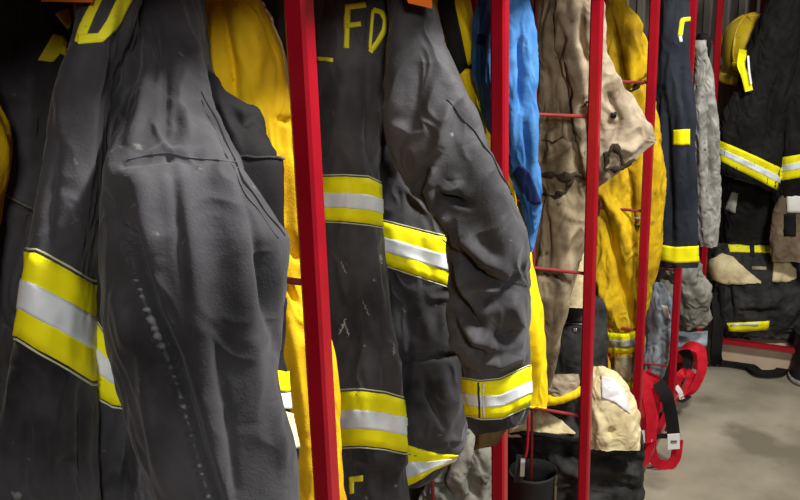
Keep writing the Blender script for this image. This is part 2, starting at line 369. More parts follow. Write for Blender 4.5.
# ------------------------------------------------------------------ the room
def slab(name, x0, x1, y0, y1, z0, z1, m, parent=None):
    V = [(x, y, z) for z in (z0, z1) for x, y in ((x0, y0), (x1, y0), (x1, y1), (x0, y1))]
    Fc = [(3, 2, 1, 0), (4, 5, 6, 7), (0, 1, 5, 4), (1, 2, 6, 5), (2, 3, 7, 6), (3, 0, 4, 7)]
    return mesh_obj(name, V, Fc, m, parent, smooth=False)
struct(slab('floor', -0.75, 5.0, -4.0, 4.0, -0.1, 0.0, M['concrete']))
def corrugated(name, p0, p1, inward, m, pitch=0.15, depth=0.03, h=3.6, thick=0.02):
    p0 = np.array(p0, float); p1 = np.array(p1, float); L = np.linalg.norm(p1-p0); d = (p1-p0)/L; nrm = np.array(inward, float)
    pts = []; k = int(L/pitch)
    for i in range(k+1):
        for f, o in ((0, 0), (0.45, 0), (0.55, 1), (0.9, 1)):
            s = (i+f)*pitch
            if s <= L: pts.append(p0+d*s+nrm*depth*o)
    V = []; 
    for q in pts: V += [q, q+[0, 0, h], q-nrm*thick-nrm*0, q-nrm*thick+[0, 0, h]]
    Fc = []
    for i in range(len(pts)-1):
        a = i*4; b = a+4; Fc += [(a, b, b+1, a+1), (a+2, a+3, b+3, b+2), (a+1, b+1, b+3, a+3), (a, a+2, b+2, b)]
    e = (len(pts)-1)*4; Fc += [(0, 1, 3, 2), (e, e+2, e+3, e+1)]
    return struct(mesh_obj(name, V, Fc, m, None, smooth=False))
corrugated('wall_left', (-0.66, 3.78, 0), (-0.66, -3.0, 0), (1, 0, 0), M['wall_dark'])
corrugated('wall_back', (-0.66, 3.80, 0), (4.8, 3.80, 0), (0, -1, 0), M['wall_metal'], pitch=0.075, depth=0.022)

# ------------------------------------------------------------------ racks
S = 0.61; PW = 0.0250; TOP = 1.93; SHELF = 1.755; DEPTH = 0.52
rk = thing('locker_rack', 'red steel open locker rack holding the coats along the side wall', 'locker rack', (0.0, 1.22, 0.0))
for k in range(-1, 6):
    y = k*S
    add_bar('post', (0, y, 0), (0, y, TOP), PW, M['red_paint'], rk, bev=0.0035)
    add_bar('rear_post', (-DEPTH, y, 0), (-DEPTH, y, TOP), PW, M['red_paint'], rk, bev=0.0035)
    for z in (0.255, 0.621, 0.985, 1.350, 1.715):
        add_pipe('divider_rod', [(-0.01, y, z), (-DEPTH+0.01, y, z)], 0.0042, M['rod_paint'], rk)
    add_pipe('divider_rod', [(-0.135, y, 0.1), (-0.135, y, TOP-0.02)], 0.0035, M['rod_paint'], rk)
for x in (0, -DEPTH):
    for z in (0.10, TOP-0.013):
        for k in range(-1, 5):
            add_bar('rail', (x, k*S+PW/2, z), (x, (k+1)*S-PW/2, z), PW*0.9, M['red_paint'], rk)
for k in range(-1, 5):
    slab('top_shelf', -DEPTH, 0.12, k*S+0.02, (k+1)*S-0.02, SHELF, SHELF+0.012, M['shelf_wire'], rk)  # shelf out of view; forward overhang and height shaped to shade the coat tops
    slab('bottom_shelf', -DEPTH, -0.02, k*S+0.02, (k+1)*S-0.02, 0.112, 0.122, M['shelf_wire'], rk)
er = thing('locker_rack', 'red steel locker rack across the end of the room, holding the helmet', 'locker rack', (0.7, 3.1, 0.0))
EY = 3.09
for x in (0.75, 1.36):
    add_bar('post', (x, EY, 0), (x, EY, TOP), PW, M['red_paint'], er, bev=0.0035)
for x in (0.10, 0.75, 1.36):
    add_bar('rear_post', (x, EY+DEPTH, 0), (x, EY+DEPTH, TOP), PW, M['red_paint'], er, bev=0.0035)
for x0, x1 in ((0.05, 0.735), (0.765, 1.345)):
    for y in (EY, EY+DEPTH):
        for z in (0.125, TOP-0.013): add_bar('rail', (x0, y, z), (x1, y, z), PW*.75, M['red_paint'], er)
    slab('top_shelf', x0, x1, EY-0.1, EY+DEPTH, SHELF, SHELF+0.012, M['shelf_wire'], er)

# ------------------------------------------------------------------ garments
# --- big charcoal coat in the nearest bay
c1 = thing('turnout_coat', 'big charcoal grey firefighter coat hanging nearest, sleeve down and wide trim at left', 'coat', at(150, 500, 0.80))
g = tube([(-60, 88, 130, .87, .03), (-25, 84, 146, .875, .045), (20, 79, 138, .86, .05), (45, 76, 130, .85, .05), (68, 68, 120, .84, .05), (125, 55, 108, .825, .05), (250, 34, 98, .805, .052), (283, 29, 93, .80, .052), (340, 18, 92, .795, .055), (400, 4, 98, .79, .055), (500, -16, 102, .78, .055), (570, -26, 106, .775, .055)], n=200, m=260, seed=1,
         folds=((0.006, 16, 2.5), (0.0016, 50, 30)),
         strokes=[('r', [(88, 60), (78, 160), (70, 250), (66, 330)], 9, 0.006), ('r', [(60, 130), (52, 200), (48, 260)], 6, -0.005), ('r', [(52, 380), (48, 500)], 10, 0.007), ('r', [(82, 380), (84, 500)], 5, -0.005), ('r', [(30, 400), (24, 500)], 6, -0.005), ('r', [(110, 10), (96, 60), (90, 110)], 5, 0.004), ('r', [(64, 85), (60, 140)], 4, .004)])
cloth('back_panel', g, M['charcoal'], c1); c1_left = g
trim(g, [(36, 253), (50, 260), (70, 271), (92, 285)], [(18, 336), (40, 350), (65, 364), (92, 381)], c1, wl=0.12, wr=0.1)
D = patch('letter', g, [(76, 42), (80, 27), (87, 12), (97, -4)], [(84, 42), (90, 27), (95, 15), (104, -4)], M['letter'], c1, nu=16, off=0.002)
patch('letter_stroke', g, [(79, 36), (104, 33)], [(79, 44), (103, 42)], M['letter'], D, nu=12, off=0.0022)
patch('letter_stroke', g, [(93, 42), (106, 22), (118, -4)], [(104, 41), (119, 22), (132, -4)], M['letter'], D, nu=16, off=0.0024)
g = tube([(-20, 95, 140, .885, .03), (100, 92, 130, .88, .035), (230, 86, 132, .87, .04), (320, 86, 138, .865, .04), (400, 88, 150, .86, .045), (500, 92, 180, .85, .05), (570, 95, 200, .845, .05)], n=120, m=180, seed=2, folds=((0.006, 20, 3), (0.003, 55, 25)),
         strokes=[('r', [(105, 405), (104, 500)], 4, .005), ('r', [(128, 440), (124, 500)], 4, -.006), ('r', [(138, 430), (134, 500)], 3, .006)])
cloth('side_panel', g, M['charcoal'], c1)
trim(g, [(88, 300), (96, 322), (108, 340), (125, 352)], [(88, 378), (100, 397), (112, 404), (140, 410)], c1, wl=.05, wr=.05)
g = tube([(-60, 155, 192, 1.04, .03), (0, 150, 204, 1.035, .04), (50, 152, 209, 1.02, .04), (92, 158, 224, .99, .045), (102, 160, 240, .985, .045), (112, 163, 260, .98, .042), (132, 168, 267, .965, .042), (155, 170, 277, .95, .043), (225, 170, 280, .93, .045), (300, 180, 282, .925, .045), (350, 185, 281, .92, .045), (372, 190, 284, .92, .04), (410, 195, 288, .915, .04), (450, 200, 297, .91, .04), (468, 205, 298, .91, .035)], n=140, m=180, seed=3, folds=((0.005, 18, 4), (0.002, 50, 25)),
         strokes=[('r', [(232, 108), (245, 125), (256, 112)], 4, -.006), ('r', [(205, 70), (216, 100), (240, 150)], 4, .006)])
cloth('front_panel', g, M['seam_black'], c1)
patch('pocket', g, [(236, 156), (278, 158)], [(256, 228), (279, 238)], M['seam_black'], c1, nu=20, off=0.006)
patch('pocket_edge', g, [(236, 157), (277, 159)], [(236, 158.6), (277, 160.6)], M['charcoal'], c1, nu=20, nv=2, off=0.008)
patch('reflective_trim', g, [(270, 369), (286, 372)], [(272, 391), (287, 392)], M['lime'], c1, nu=12, wr=.1)
patch('reflective_trim', g, [(272, 393), (287, 393)], [(276, 408), (289, 409)], M['silver'], c1, nu=12, wr=.1)
patch('lining_tab', g, [(283, 411), (291, 414)], [(290, 449), (298, 448)], M['cream'], c1, nu=8, nv=12, off=.003)
SL = [(-60, 142, 180, 1.005, .035), (-25, 131, 191, .99, .05), (0, 126, 197, .975, .055), (60, 116, 207, .925, .06), (100, 109, 214, .885, .062), (125, 106, 223, .86, .064), (150, 103, 233, .835, .066), (180, 101, 247, .80, .067, .03), (225, 100, 279, .785, .068, .05), (242, 100, 290, .78, .068, .06), (300, 102, 285, .765, .068, .06), (340, 107, 279, .755, .066, .06), (372, 114, 274, .75, .065, .05), (400, 122, 279, .745, .064, .05), (450, 138, 292, .74, .064, .05), (500, 156, 299, .735, .064, .05), (560, 172, 305, .73, .062, .05), (600, 184, 308, .73, .055, .05)]
ST = [('r', [(124, 158), (150, 152), (168, 150), (190, 155), (235, 158)], 5, .0022), ('r', [(124, 165), (150, 160), (168, 157)], 3.4, -.0022, False), ('r', [(168, 157), (190, 162), (240, 166)], 3.2, -.002, False),
      ('r', [(168, 153), (160, 135), (152, 118)], 4, .0035), ('r', [(172, 152), (178, 120), (185, 60)], 6, -.003), ('r', [(150, 60), (140, 110), (128, 150)], 7, .007), ('r', [(165, 20), (168, 80), (165, 140)], 6, -.006),
      ('r', [(130, 170), (142, 190), (152, 260)], 13, .008), ('r', [(172, 164), (178, 220), (186, 300)], 6, -.004), ('r', [(172, 160), (190, 260), (206, 400), (222, 500)], 16, .007), ('r', [(126, 224), (123, 230)], 3.4, -.008), ('r', [(104, 190), (114, 215), (124, 238), (132, 250)], 3, -.005),
      ('r', [(137, 235), (143, 270), (154, 305), (166, 335), (178, 360), (188, 390), (198, 425), (209, 465), (220, 505)], 5, -.009, False),
      ('b', [(130, 240), (136, 270), (146, 305), (157, 335), (169, 360), (179, 390), (189, 425), (200, 465), (211, 505)], 5.0, .0052, False, 27),
      ('r', [(214, 128), (232, 172), (248, 220), (256, 260), (266, 310), (272, 350)], 5, -.005), ('r', [(262, 250), (270, 320)], 10, -.007),
      ('r', [(200, 120), (222, 170), (236, 230), (246, 330), (254, 430)], 15, .008), ('r', [(212, 330), (228, 420), (236, 500)], 6, -.004), ('r', [(270, 400), (282, 470)], 6, .004), ('r', [(140, 350), (152, 420), (172, 500)], 9, .007), ('r', [(116, 290), (126, 350)], 6, .005),
      ('r', [(122, 30), (130, 60), (124, 95)], 5, .007), ('r', [(150, 30), (158, 55), (150, 85)], 4, -.006), ('r', [(180, 10), (192, 50), (206, 100)], 5, .006), ('r', [(140, 20), (136, 60), (120, 110)], 4, -.006), ('r', [(186, 60), (180, 100), (190, 140)], 5, .005)]
g = tube(SL, n=300, m=420, p=2.3, seed=4, folds=((0.005, 14, 3), (0.0014, 40, 26)), strokes=ST)
cloth('sleeve', g, M['charcoal'], c1)
ribbon('seam', g, [(202, 92), (222, 133), (244, 182), (266, 212), (284, 236)], 1.5, M['seam_black'], c1, n=60, off=.0008, uneven=True)
ribbon('seam', g, [(201, 99), (218, 136), (240, 184), (260, 214), (278, 238)], 0.9, M['charcoal2'], c1, n=60, off=.0010, uneven=True)
ribbon('seam', g, [(128, 160), (150, 155), (168, 153), (190, 158), (236, 162)], 0.8, M['charcoal2'], c1, n=50, off=.0010)
add = tube([(-80, 128, 170, .99, .03), (-45, 112, 185, .98, .05), (-22, 108, 188, .98, .05), (-8, 115, 176, .99, .04)], n=80, m=50, seed=5); cloth('collar', add, M['charcoal'], c1)

# --- darker coat behind at the left edge
c0 = thing('turnout_coat', 'dark shadowed coat at the left edge with folded yellow letters on its back', 'coat', at(20, 500, 0.95))
g = tube([(-60, 5, 60, .97, .03), (-20, -15, 72, .96, .05), (20, -25, 84, .955, .055), (62, -25, 84, .95, .055), (90, -5, 74, .95, .055), (130, 8, 66, .945, .055), (200, 2, 58, .94, .06), (300, -15, 52, .935, .06), (420, -40, 40, .93, .06), (560, -60, 30, .92, .06)], n=160, m=220, seed=6, folds=((0.007, 18, 3), (0.003, 50, 24)),
         strokes=[('s', [(46, 216), (30, 208), (5, 195)], 10, .004), ('r', [(5, 198), (26, 209), (45, 218)], 2.2, -.005), ('r', [(60, 62), (56, 130), (48, 200)], 5, -.008), ('r', [(30, 70), (26, 130), (30, 200)], 8, .007), ('r', [(28, 215), (26, 260)], 4, -.004), ('r', [(20, 100), (8, 90), (0, 78)], 3, .005)])
cloth('back_panel', g, M['charcoal'], c0)
ribbon('seam', g, [(3, 193), (24, 205), (46, 214)], 1.4, M['grey_cloth'], c0, n=24, off=.0014)
L = patch('letter', g, [(53, 34), (62, 36), (66, 44)], [(38, 60), (52, 62), (60, 52)], M['letter'], c0, nu=10, off=.0022)
patch('letter_stroke', g, [(62, 46), (74, 54)], [(60, 53), (74, 62)], M['letter'], L, nu=8, off=.0024)
patch('letter_stroke', g, [(55, 14), (66, 8)], [(67, 29), (70, 22)], M['letter'], L, nu=8, nv=8, off=.0024)
patch('letter_stroke', g, [(73, 2), (78, 2)], [(74, 42), (79, 40)], M['letter'], L, nu=4, nv=14, off=.0024)
am = thing('turnout_coat', 'amber yellow coat sleeve bulging in at the far left edge', 'coat', at(-30, 420, 0.85))
g = tube([(40, -70, -25, .83, .03), (100, -62, -4, .82, .04), (125, -60, 8, .82, .045), (150, -58, 13, .82, .045), (175, -60, 9, .82, .045), (200, -66, 2, .82, .045), (260, -74, -6, .82, .045), (430, -85, -14, .82, .04)], n=80, m=100, seed=7)
cloth('sleeve', g, M['yellow_cloth'], am)
# --- yellow coat squeezed against the first post
y3 = thing('turnout_coat', 'yellow coat squeezed behind the nearest red post', 'coat', at(300, 520, 1.15))
g = tube([(-70, 222, 250, 1.17, .03), (-25, 205, 256, 1.165, .045), (0, 195, 263, 1.16, .055), (25, 188, 276, 1.155, .06), (50, 186, 284, 1.15, .06), (90, 188, 289, 1.15, .06), (125, 190, 292, 1.15, .06), (200, 192, 300, 1.15, .055), (300, 200, 316, 1.145, .055), (350, 205, 334, 1.14, .055), (400, 210, 342, 1.14, .055), (500, 215, 347, 1.13, .055), (580, 218, 348, 1.13, .05)], n=200, m=240, seed=8, folds=((0.010, 22, 3.5), (0.003, 50, 20)),
         strokes=[('r', [(222, 0), (232, 60), (238, 110)], 5, -.010), ('r', [(210, 0), (214, 60), (222, 100)], 5, .008), ('r', [(250, 10), (256, 60), (250, 100)], 8, .006), ('r', [(288, 160), (292, 230), (300, 270)], 4, .008), ('r', [(284, 232), (298, 262)], 3, -.012), ('r', [(284, 280), (300, 305)], 3, -.010), ('r', [(278, 118), (288, 122), (300, 118)], 3, -.007), ('r', [(290, 320), (304, 420), (310, 500)], 6, .007)])
cloth('body', g, M['yellow_cloth'], y3)
ribbon('edge_binding', g, [(262, 2), (275, 25), (283, 50), (288, 85)], 1.6, M['cream'], y3, n=30, off=.002)

# --- charcoal coat in the second bay
c2 = thing('turnout_coat', 'charcoal firefighter coat lettered FD with trimmed cuff between the two nearest posts', 'coat', at(420, 500, 1.42))
g = tube([(-70, 340, 370, 1.53, .03), (-35, 326, 386, 1.51, .045), (0, 320, 392, 1.495, .055), (60, 318, 388, 1.48, .06), (125, 318, 382, 1.46, .06), (180, 318, 380, 1.45, .06), (222, 319, 382, 1.445, .06), (300, 323, 392, 1.43, .06), (393, 336, 405, 1.41, .06), (450, 341, 406, 1.405, .06), (463, 343, 406, 1.405, .059), (470, 344, 405, 1.408, .054), (530, 346, 412, 1.40, .055), (580, 346, 414, 1.40, .05)], n=200, m=320, seed=9, folds=((0.006, 14, 3), (0.003, 36, 20)),
         strokes=[('r', [(352, 130), (350, 175)], 8, .004), ('r', [(366, 60), (370, 120), (372, 175)], 6, -.006), ('r', [(345, 60), (340, 130)], 8, .005), ('r', [(350, 230), (362, 310), (368, 390)], 10, .006), ('r', [(378, 300), (388, 390)], 7, -.005), ('s', [(410, 465), (375, 462), (340, 463)], 8, .004), ('r', [(338, 260), (346, 300)], 4, .004), ('r', [(369, 10), (368, 50)], 3, -.006), ('r', [(366, 470), (372, 500)], 6, .006)])
cloth('back_panel', g, M['charcoal2'], c2)
trim(g, [(322, 177), (345, 176.5), (368, 178), (380, 184)], [(322, 220), (345, 221), (368, 223.5), (381, 226)], c2, wl=.05, wr=.05, band=(.36, .70))
trim(g, [(338, 392), (360, 391), (385, 394), (405, 400)], [(341, 446), (360, 445), (385, 447.5), (405, 452)], c2, wl=.05, wr=.05, band=(.34, .68))
Fl = ribbon('letter', g, [(347.5, 5), (346.5, 48)], 5.2, M['letter'], c2, n=16)
ribbon('letter_stroke', g, [(345, 7.5), (366, 5)], 5, M['letter'], Fl, n=8, off=.0028); ribbon('letter_stroke', g, [(348, 25.5), (361, 24)], 4.6, M['letter'], Fl, n=8, off=.0028)
Dl = ribbon('letter', g, [(373, 10), (381, 12), (385.5, 20), (384, 30), (378, 41), (370, 52)], 4.6, M['letter'], c2, n=24)
ribbon('letter_stroke', g, [(373, 10), (371.5, 28), (370, 50)], 2.5, M['letter'], Dl, n=12)
for fp, fw_ in (([(339, 334), (343, 326), (346, 318)], 3.2), ([(344, 322), (349, 336)], 2.0), ([(341, 262), (347, 275)], 1.5), ([(374, 279), (375, 281)], 3.0), ([(380, 254), (381, 264)], 3.4), ([(394, 345), (393, 356)], 2.4), ([(362, 300), (369, 316)], 1.3)):
    ribbon('paint_fleck', g, fp, fw_, M['grey_pale'], c2, n=12, off=.0012, uneven=True)
ribbon('tab', g, [(317, 58.5), (333, 60)], 4, M['letter'], c2, n=6)
patch('hem_mark', g, [(349, 477), (363, 475)], [(349, 482), (363, 481)], M['letter'], c2, nu=8, nv=4)
patch('hem_mark', g, [(349, 482), (354, 482)], [(350, 494), (354, 493)], M['letter'], c2, nu=4, nv=6)
g = tube([(-10, 372, 420, 1.57, .035), (100, 374, 440, 1.55, .04), (200, 374, 455, 1.53, .042), (240, 375, 464, 1.52, .044), (300, 377, 470, 1.51, .045), (370, 384, 474, 1.495, .05), (420, 390, 470, 1.485, .05), (445, 394, 464, 1.48, .045), (465, 398, 450, 1.48, .04), (480, 400, 432, 1.478, .032), (488, 402, 420, 1.478, .024)], n=180, m=240, seed=10, folds=((0.007, 16, 5), (0.004, 34, 22)),
         strokes=[('r', [(400, 290), (408, 340), (400, 400)], 6, -.005), ('r', [(418, 300), (432, 340), (425, 355)], 6, .006), ('r', [(400, 358), (425, 357), (462, 355)], 2.6, -.008), ('s', [(464, 356), (440, 356), (402, 359)], 8, .004), ('r', [(440, 370), (452, 400), (440, 440)], 7, .008), ('r', [(425, 375), (430, 400), (445, 430)], 4, -.007), ('r', [(408, 400), (415, 440)], 7, .005), ('r', [(445, 300), (440, 340)], 5, .005)])
cloth('side_panel', g, M['charcoal2'], c2)
trim(g, [(376, 219), (384, 222), (415, 230), (450, 239)], [(376, 261), (388, 265), (415, 274), (450, 286)], c2, wl=.04, wr=.04, band=(.35, .69))
trim(g, [(402, 443), (420, 449), (440, 454), (456, 455)], [(402, 488), (416, 482), (434, 470), (452, 462)], c2, wl=.03, wr=.03, band=(.40, .80), stitch=False)
SL2 = [(-70, 386, 415, 1.47, .03), (-30, 384, 425, 1.45, .045), (0, 388, 431, 1.435, .055), (25, 389, 438, 1.425, .058), (50, 387, 446, 1.415, .06), (80, 385, 459, 1.40, .06), (110, 385, 474, 1.39, .06), (140, 388, 487, 1.38, .06), (165, 396, 498, 1.375, .06), (190, 412, 508, 1.37, .06), (215, 430, 518, 1.365, .058), (240, 443, 527, 1.36, .058), (270, 446, 529, 1.36, .057), (310, 446, 529, 1.355, .057), (340, 451, 528, 1.355, .056), (362, 460, 528, 1.355, .054), (372, 463, 528, 1.355, .053), ((464, 385), (528, 385), 1.355, .053), ((465, 402), (528, 402), 1.355, .053), ((466, 420), (527, 412), 1.355, .052), ((474, 436), (523, 424), 1.355, .046)]
ST2 = [('r', [(424, 172), (419, 190), (428, 212), (444, 234), (450, 250)], 4, -.010), ('r', [(433, 165), (430, 188), (438, 208), (452, 226)], 5, .009), ('r', [(440, 192), (456, 186), (455, 180)], 6, .008), ('r', [(440, 190), (450, 198), (470, 205)], 3.5, -.008), ('r', [(408, 190), (424, 176), (440, 150)], 4, -.005), ('r', [(395, 175), (412, 190), (428, 225)], 5, .006),
       ('r', [(470, 140), (490, 190), (505, 250), (512, 290)], 14, .008), ('r', [(448, 100), (440, 140), (430, 165)], 6, .007), ('r', [(425, 60), (415, 110), (400, 150)], 9, -.006), ('r', [(400, 20), (395, 80), (392, 130)], 8, .006), ('r', [(430, 40), (455, 95), (475, 130)], 7, .005),
       ('s', [(454, 246), (470, 262), (488, 276), (503, 280)], 13, -.010), ('r', [(458, 250), (476, 270), (500, 281)], 4, -.008), ('r', [(462, 236), (485, 258), (500, 268)], 6, .009), ('r', [(482, 304), (498, 300), (512, 288), (520, 272)], 6, -.009), ('r', [(470, 288), (486, 290), (504, 292)], 5, .007), ('r', [(449, 270), (455, 295), (468, 318), (480, 330)], 5, -.009), ('r', [(456, 262), (462, 285), (476, 305)], 5, .008),
       ('r', [(450, 318), (458, 335), (474, 352), (492, 360)], 4, -.008), ('r', [(462, 320), (478, 338), (500, 346)], 6, .008), ('r', [(490, 340), (510, 338), (525, 326)], 5, -.006), ('r', [(480, 358), (500, 364), (524, 354)], 4, .006), ('r', [(512, 300), (520, 330), (516, 355)], 6, .006), ('r', [(448, 335), (454, 352)], 4, .006),
       ('s', [(530, 364), (500, 374), (480, 372), (458, 366)], 6, .004), ('r', [(483, 384), (483, 416)], 2, -.002)]
g = tube(SL2, n=280, m=420, p=2.25, seed=11, folds=((0.005, 15, 5), (0.003, 36, 24)), strokes=[(q[0], q[1], q[2]*(1.15 if q[1][0][1] > 235 else 1), q[3]*(2.1 if 165 < q[1][0][1] < 362 else 1.4))+tuple(q[4:]) for q in ST2])
cloth('sleeve', g, M['charcoal2'], c2)
ct = trim(g, [(463, 379), (480, 382), (500, 380), (528, 367)], [(465, 414), (482, 418), (502, 417), (528, 405)], c2, wl=.06, wr=.06, band=(.38, .70))
ribbon('trim_seam', g, [(479, 382), (480, 417)], 1.2, M['charcoal'], ct, n=8, off=.0038); ribbon('trim_seam', g, [(484, 382), (485, 417)], 1.0, M['silver'], ct, n=8, off=.0038)
ribbon('seam', g, [(447, 100), (462, 118), (482, 142), (500, 172), (512, 196)], 1.1, M['seam_black'], c2, n=40, off=.0014, uneven=True)
wr_ = tube([((474, 424), (516, 416), 1.37, .035), ((474, 438), (505, 432), 1.37, .034), ((472, 450), (496, 446), 1.37, .028)], n=60, m=30, seed=12); cloth('wristlet', wr_, M['wristlet'], c2)
for nm, lab, P4, gg in (('name_tag', 'orange plastic tag above the nearest charcoal coat', [(40, -22), (94, -22), (92, 2.5), (41, 1.5)], .80), ('name_tag', 'small orange plastic tag above the coat lettered FD', [(404, -14), (432, -12), (432, 8.5), (408, 3)], 1.33)):
    q = np.array([at(*p, gg) for p in P4]); n_ = np.cross(q[1]-q[0], q[3]-q[0]); n_ /= np.linalg.norm(n_); c_ = q.mean(0)
    o = thing(nm, lab, 'tag', q[2:].mean(0), 'orange tags')
    V = np.concatenate([q, q+n_*0.004*(1 if n_ @ (CAM-c_) < 0 else -1)])
    mesh_obj('plate', V, [(0, 1, 2, 3), (7, 6, 5, 4), (0, 4, 5, 1), (1, 5, 6, 2), (2, 6, 7, 3), (3, 7, 4, 0)], M['orange_plastic'], o, smooth=False)
    add_pipe('cord', [(q[0]+q[1])/2+[0, 0, -.004], (q[0]+q[1])/2+[-.005, 0, .05], (q[0]+q[1])/2+[-.02, 0, SHELF-(q[0][2]+q[1][2])/2]], .0015, M['black_plastic'], o)

# --- third bay: yellow coat, blue shirt, grey trousers
y4 = thing('turnout_coat', 'bright yellow coat hanging beside the blue shirt at the second post', 'coat', at(490, 405, 1.85))
g = tube([(-60, 428, 455, 1.86, .03), (-20, 418, 466, 1.85, .045), (20, 416, 472, 1.84, .05), (62, 420, 480, 1.83, .05), (100, 424, 489, 1.83, .05), (150, 432, 502, 1.82, .05), (185, 440, 512, 1.82, .05), (245, 450, 526, 1.81, .05), (290, 455, 536, 1.81, .05), (345, 460, 545, 1.80, .048), (395, 465, 547, 1.80, .045), (408, 468, 546, 1.80, .04)], n=180, m=220, seed=13, folds=((0.010, 30, 4), (0.003, 60, 20)),
         strokes=[('r', [(436, 0), (446, 60), (462, 95)], 5, -.022), ('r', [(456, 5), (466, 50), (478, 80)], 4, .012), ('r', [(427, 5), (438, 50), (450, 80)], 4, .012), ('r', [(462, 90), (480, 130), (490, 160)], 10, .008), ('r', [(462, 66), (474, 67), (482, 66)], 2.5, -.012), ('r', [(530, 280), (534, 340), (536, 400)], 5, .008)])
cloth('body', g, M['yellow_bright'], y4)
patch('strap_and_fold_shade', g, [(436, -10), (452, -10)], [(456, 78), (468, 66)], M['seam_black'], y4, nu=8, nv=30, off=.004)  # black patch paints the shade inside the upper folds
patch('strap_and_fold_shade', g, [(458, 66), (482, 65)], [(458, 69), (482, 68.5)], M['seam_black'], y4, nu=14, nv=3, off=.006)  # thin black strip paints the shade of the cross fold
bl = thing('shirt', 'bright blue shirt with a navy patch hanging behind the second post', 'shirt', at(530, 250, 1.75))
g = tube([(-40, 494, 512, 1.77, .025), (-10, 484, 524, 1.765, .035), (20, 476, 532, 1.76, .04), (50, 474, 534, 1.755, .042), (90, 478, 535, 1.75, .042), (130, 490, 537, 1.745, .04), (165, 509, 540, 1.745, .034), (190, 516, 542, 1.745, .028), (215, 523, 540, 1.745, .02), (235, 527, 536, 1.745, .013), (252, 529, 532, 1.745, .006)], n=180, m=200, seed=14, folds=((0.007, 40, 4), (0.003, 80, 20)),
         strokes=[('r', [(520, 40), (522, 70), (520, 110)], 2.5, -.008), ('r', [(512, 20), (514, 90), (512, 150)], 4, .006), ('r', [(528, 20), (530, 100), (534, 160)], 4, .006), ('r', [(524, 120), (528, 160)], 2.5, -.006)])
cloth('body', g, M['blue_cloth'], bl)
patch('navy_patch', g, [(513, 173), (520, 164), (530, 172)], [(528, 200), (534, 205), (541, 203)], M['blue_dark'], bl, nu=10, nv=14, off=.002)
patch('navy_patch', g, [(478, 34), (487, 36)], [(478, 44), (487, 47)], M['blue_dark'], bl, nu=8, nv=6, off=.002)
gt = thing('trousers', 'crumpled grey trousers under the trimmed cuff', 'trousers', at(460, 520, 1.78))
g = tube([(428, 458, 478, 1.80, .03), (438, 450, 487, 1.795, .05), (455, 438, 490, 1.79, .06), (475, 428, 491, 1.785, .06), (500, 420, 493, 1.78, .06), (560, 415, 496, 1.78, .06), (640, 412, 500, 1.78, .06)], n=160, m=140, seed=15, folds=((0.010, 30, 14), (0.004, 60, 40)),
         strokes=[('r', [(478, 450), (470, 480), (478, 500)], 4, -.012), ('r', [(450, 455), (440, 480), (452, 500)], 4, -.012), ('r', [(462, 445), (458, 475), (466, 498)], 5, .010), ('r', [(485, 450), (484, 490)], 4, .008), ('r', [(430, 485), (445, 490)], 3, -.01)])
cloth('leg', g, M['grey_cloth'], gt)
cl = thing('key_cord', 'red cord with a metal clip hanging below the divider rod', 'cord', at(524, 462, 2.16))
add_pipe('cord', [at(528, 407, 2.16), at(528, 430, 2.155), at(527, 448, 2.155), at(525, 458, 2.155)], .0035, M['red_paint'], cl)
strap('clip', [at(523, 458, 2.155), at(522.5, 466, 2.15), at(522, 476, 2.15)], .011, .005, M['metal'], cl, wdir=_r)
strap('clip_grip', [at(521, 455, 2.165), at(519, 468, 2.16), at(518, 482, 2.165)], .022, .006, M['black_plastic'], cl, wdir=_r)

# --- fourth bay: tan coat, liner, bunker trousers
tc = thing('turnout_coat', 'dirty tan coat with its sleeve pushed out past the third post', 'coat', at(560, 385, 2.28))
g = tube([(-40, 552, 585, 2.31, .03), (-5, 540, 596, 2.30, .05), (40, 536, 602, 2.29, .055), (100, 535, 600, 2.285, .055), (150, 536, 598, 2.28, .055), (180, 538, 594, 2.28, .05), (192, 540, 590, 2.28, .045), (205, 538, 588, 2.28, .05), (250, 536, 580, 2.275, .05), (300, 534, 570, 2.27, .048), (340, 536, 562, 2.27, .04), (370, 540, 554, 2.27, .03), (390, 543, 549, 2.27, .015)], n=180, m=260, seed=16, folds=((0.012, 26, 7), (0.003, 45, 22)),
         strokes=[('r', [(560, 5), (556, 30), (570, 60), (566, 110)], 4, -.014), ('r', [(550, 10), (548, 50), (556, 90)], 5, .010), ('r', [(540, 165), (560, 150), (575, 140)], 4, .010), ('r', [(555, 205), (575, 220), (560, 260)], 5, .008), ('r', [(545, 215), (548, 260)], 4, -.010), ('r', [(540, 274), (560, 278), (566, 284)], 3, -.012), ('r', [(545, 290), (556, 330)], 5, .008), ('r', [(540, 130), (560, 125)], 4, -.008)])
cloth('body', g, M['khaki'], tc)
ribbon('strap_and_fold_shade', g, [(539, 176), (555, 174), (563, 179), (573, 174), (592, 178)], 10, M['dark_brown'], tc, n=30, off=.004, uneven=True)
ribbon('strap_and_fold_shade', g, [(540, 193), (556, 197), (566, 190), (574, 176)], 5.5, M['dark_brown'], tc, n=30, off=.004, uneven=True)
ribbon('strap_and_fold_shade', g, [(537, 273), (552, 275), (563, 280)], 2.6, M['dark_brown'], tc, n=20, off=.003, uneven=True)  # brown ribbon paints the dark of a crease, no strap here
ribbon('strap_and_fold_shade', g, [(541, 138), (552, 143), (565, 136), (577, 142)], 2.4, M['dark_brown'], tc, n=20, off=.003, uneven=True)  # another crease with its shade painted in brown
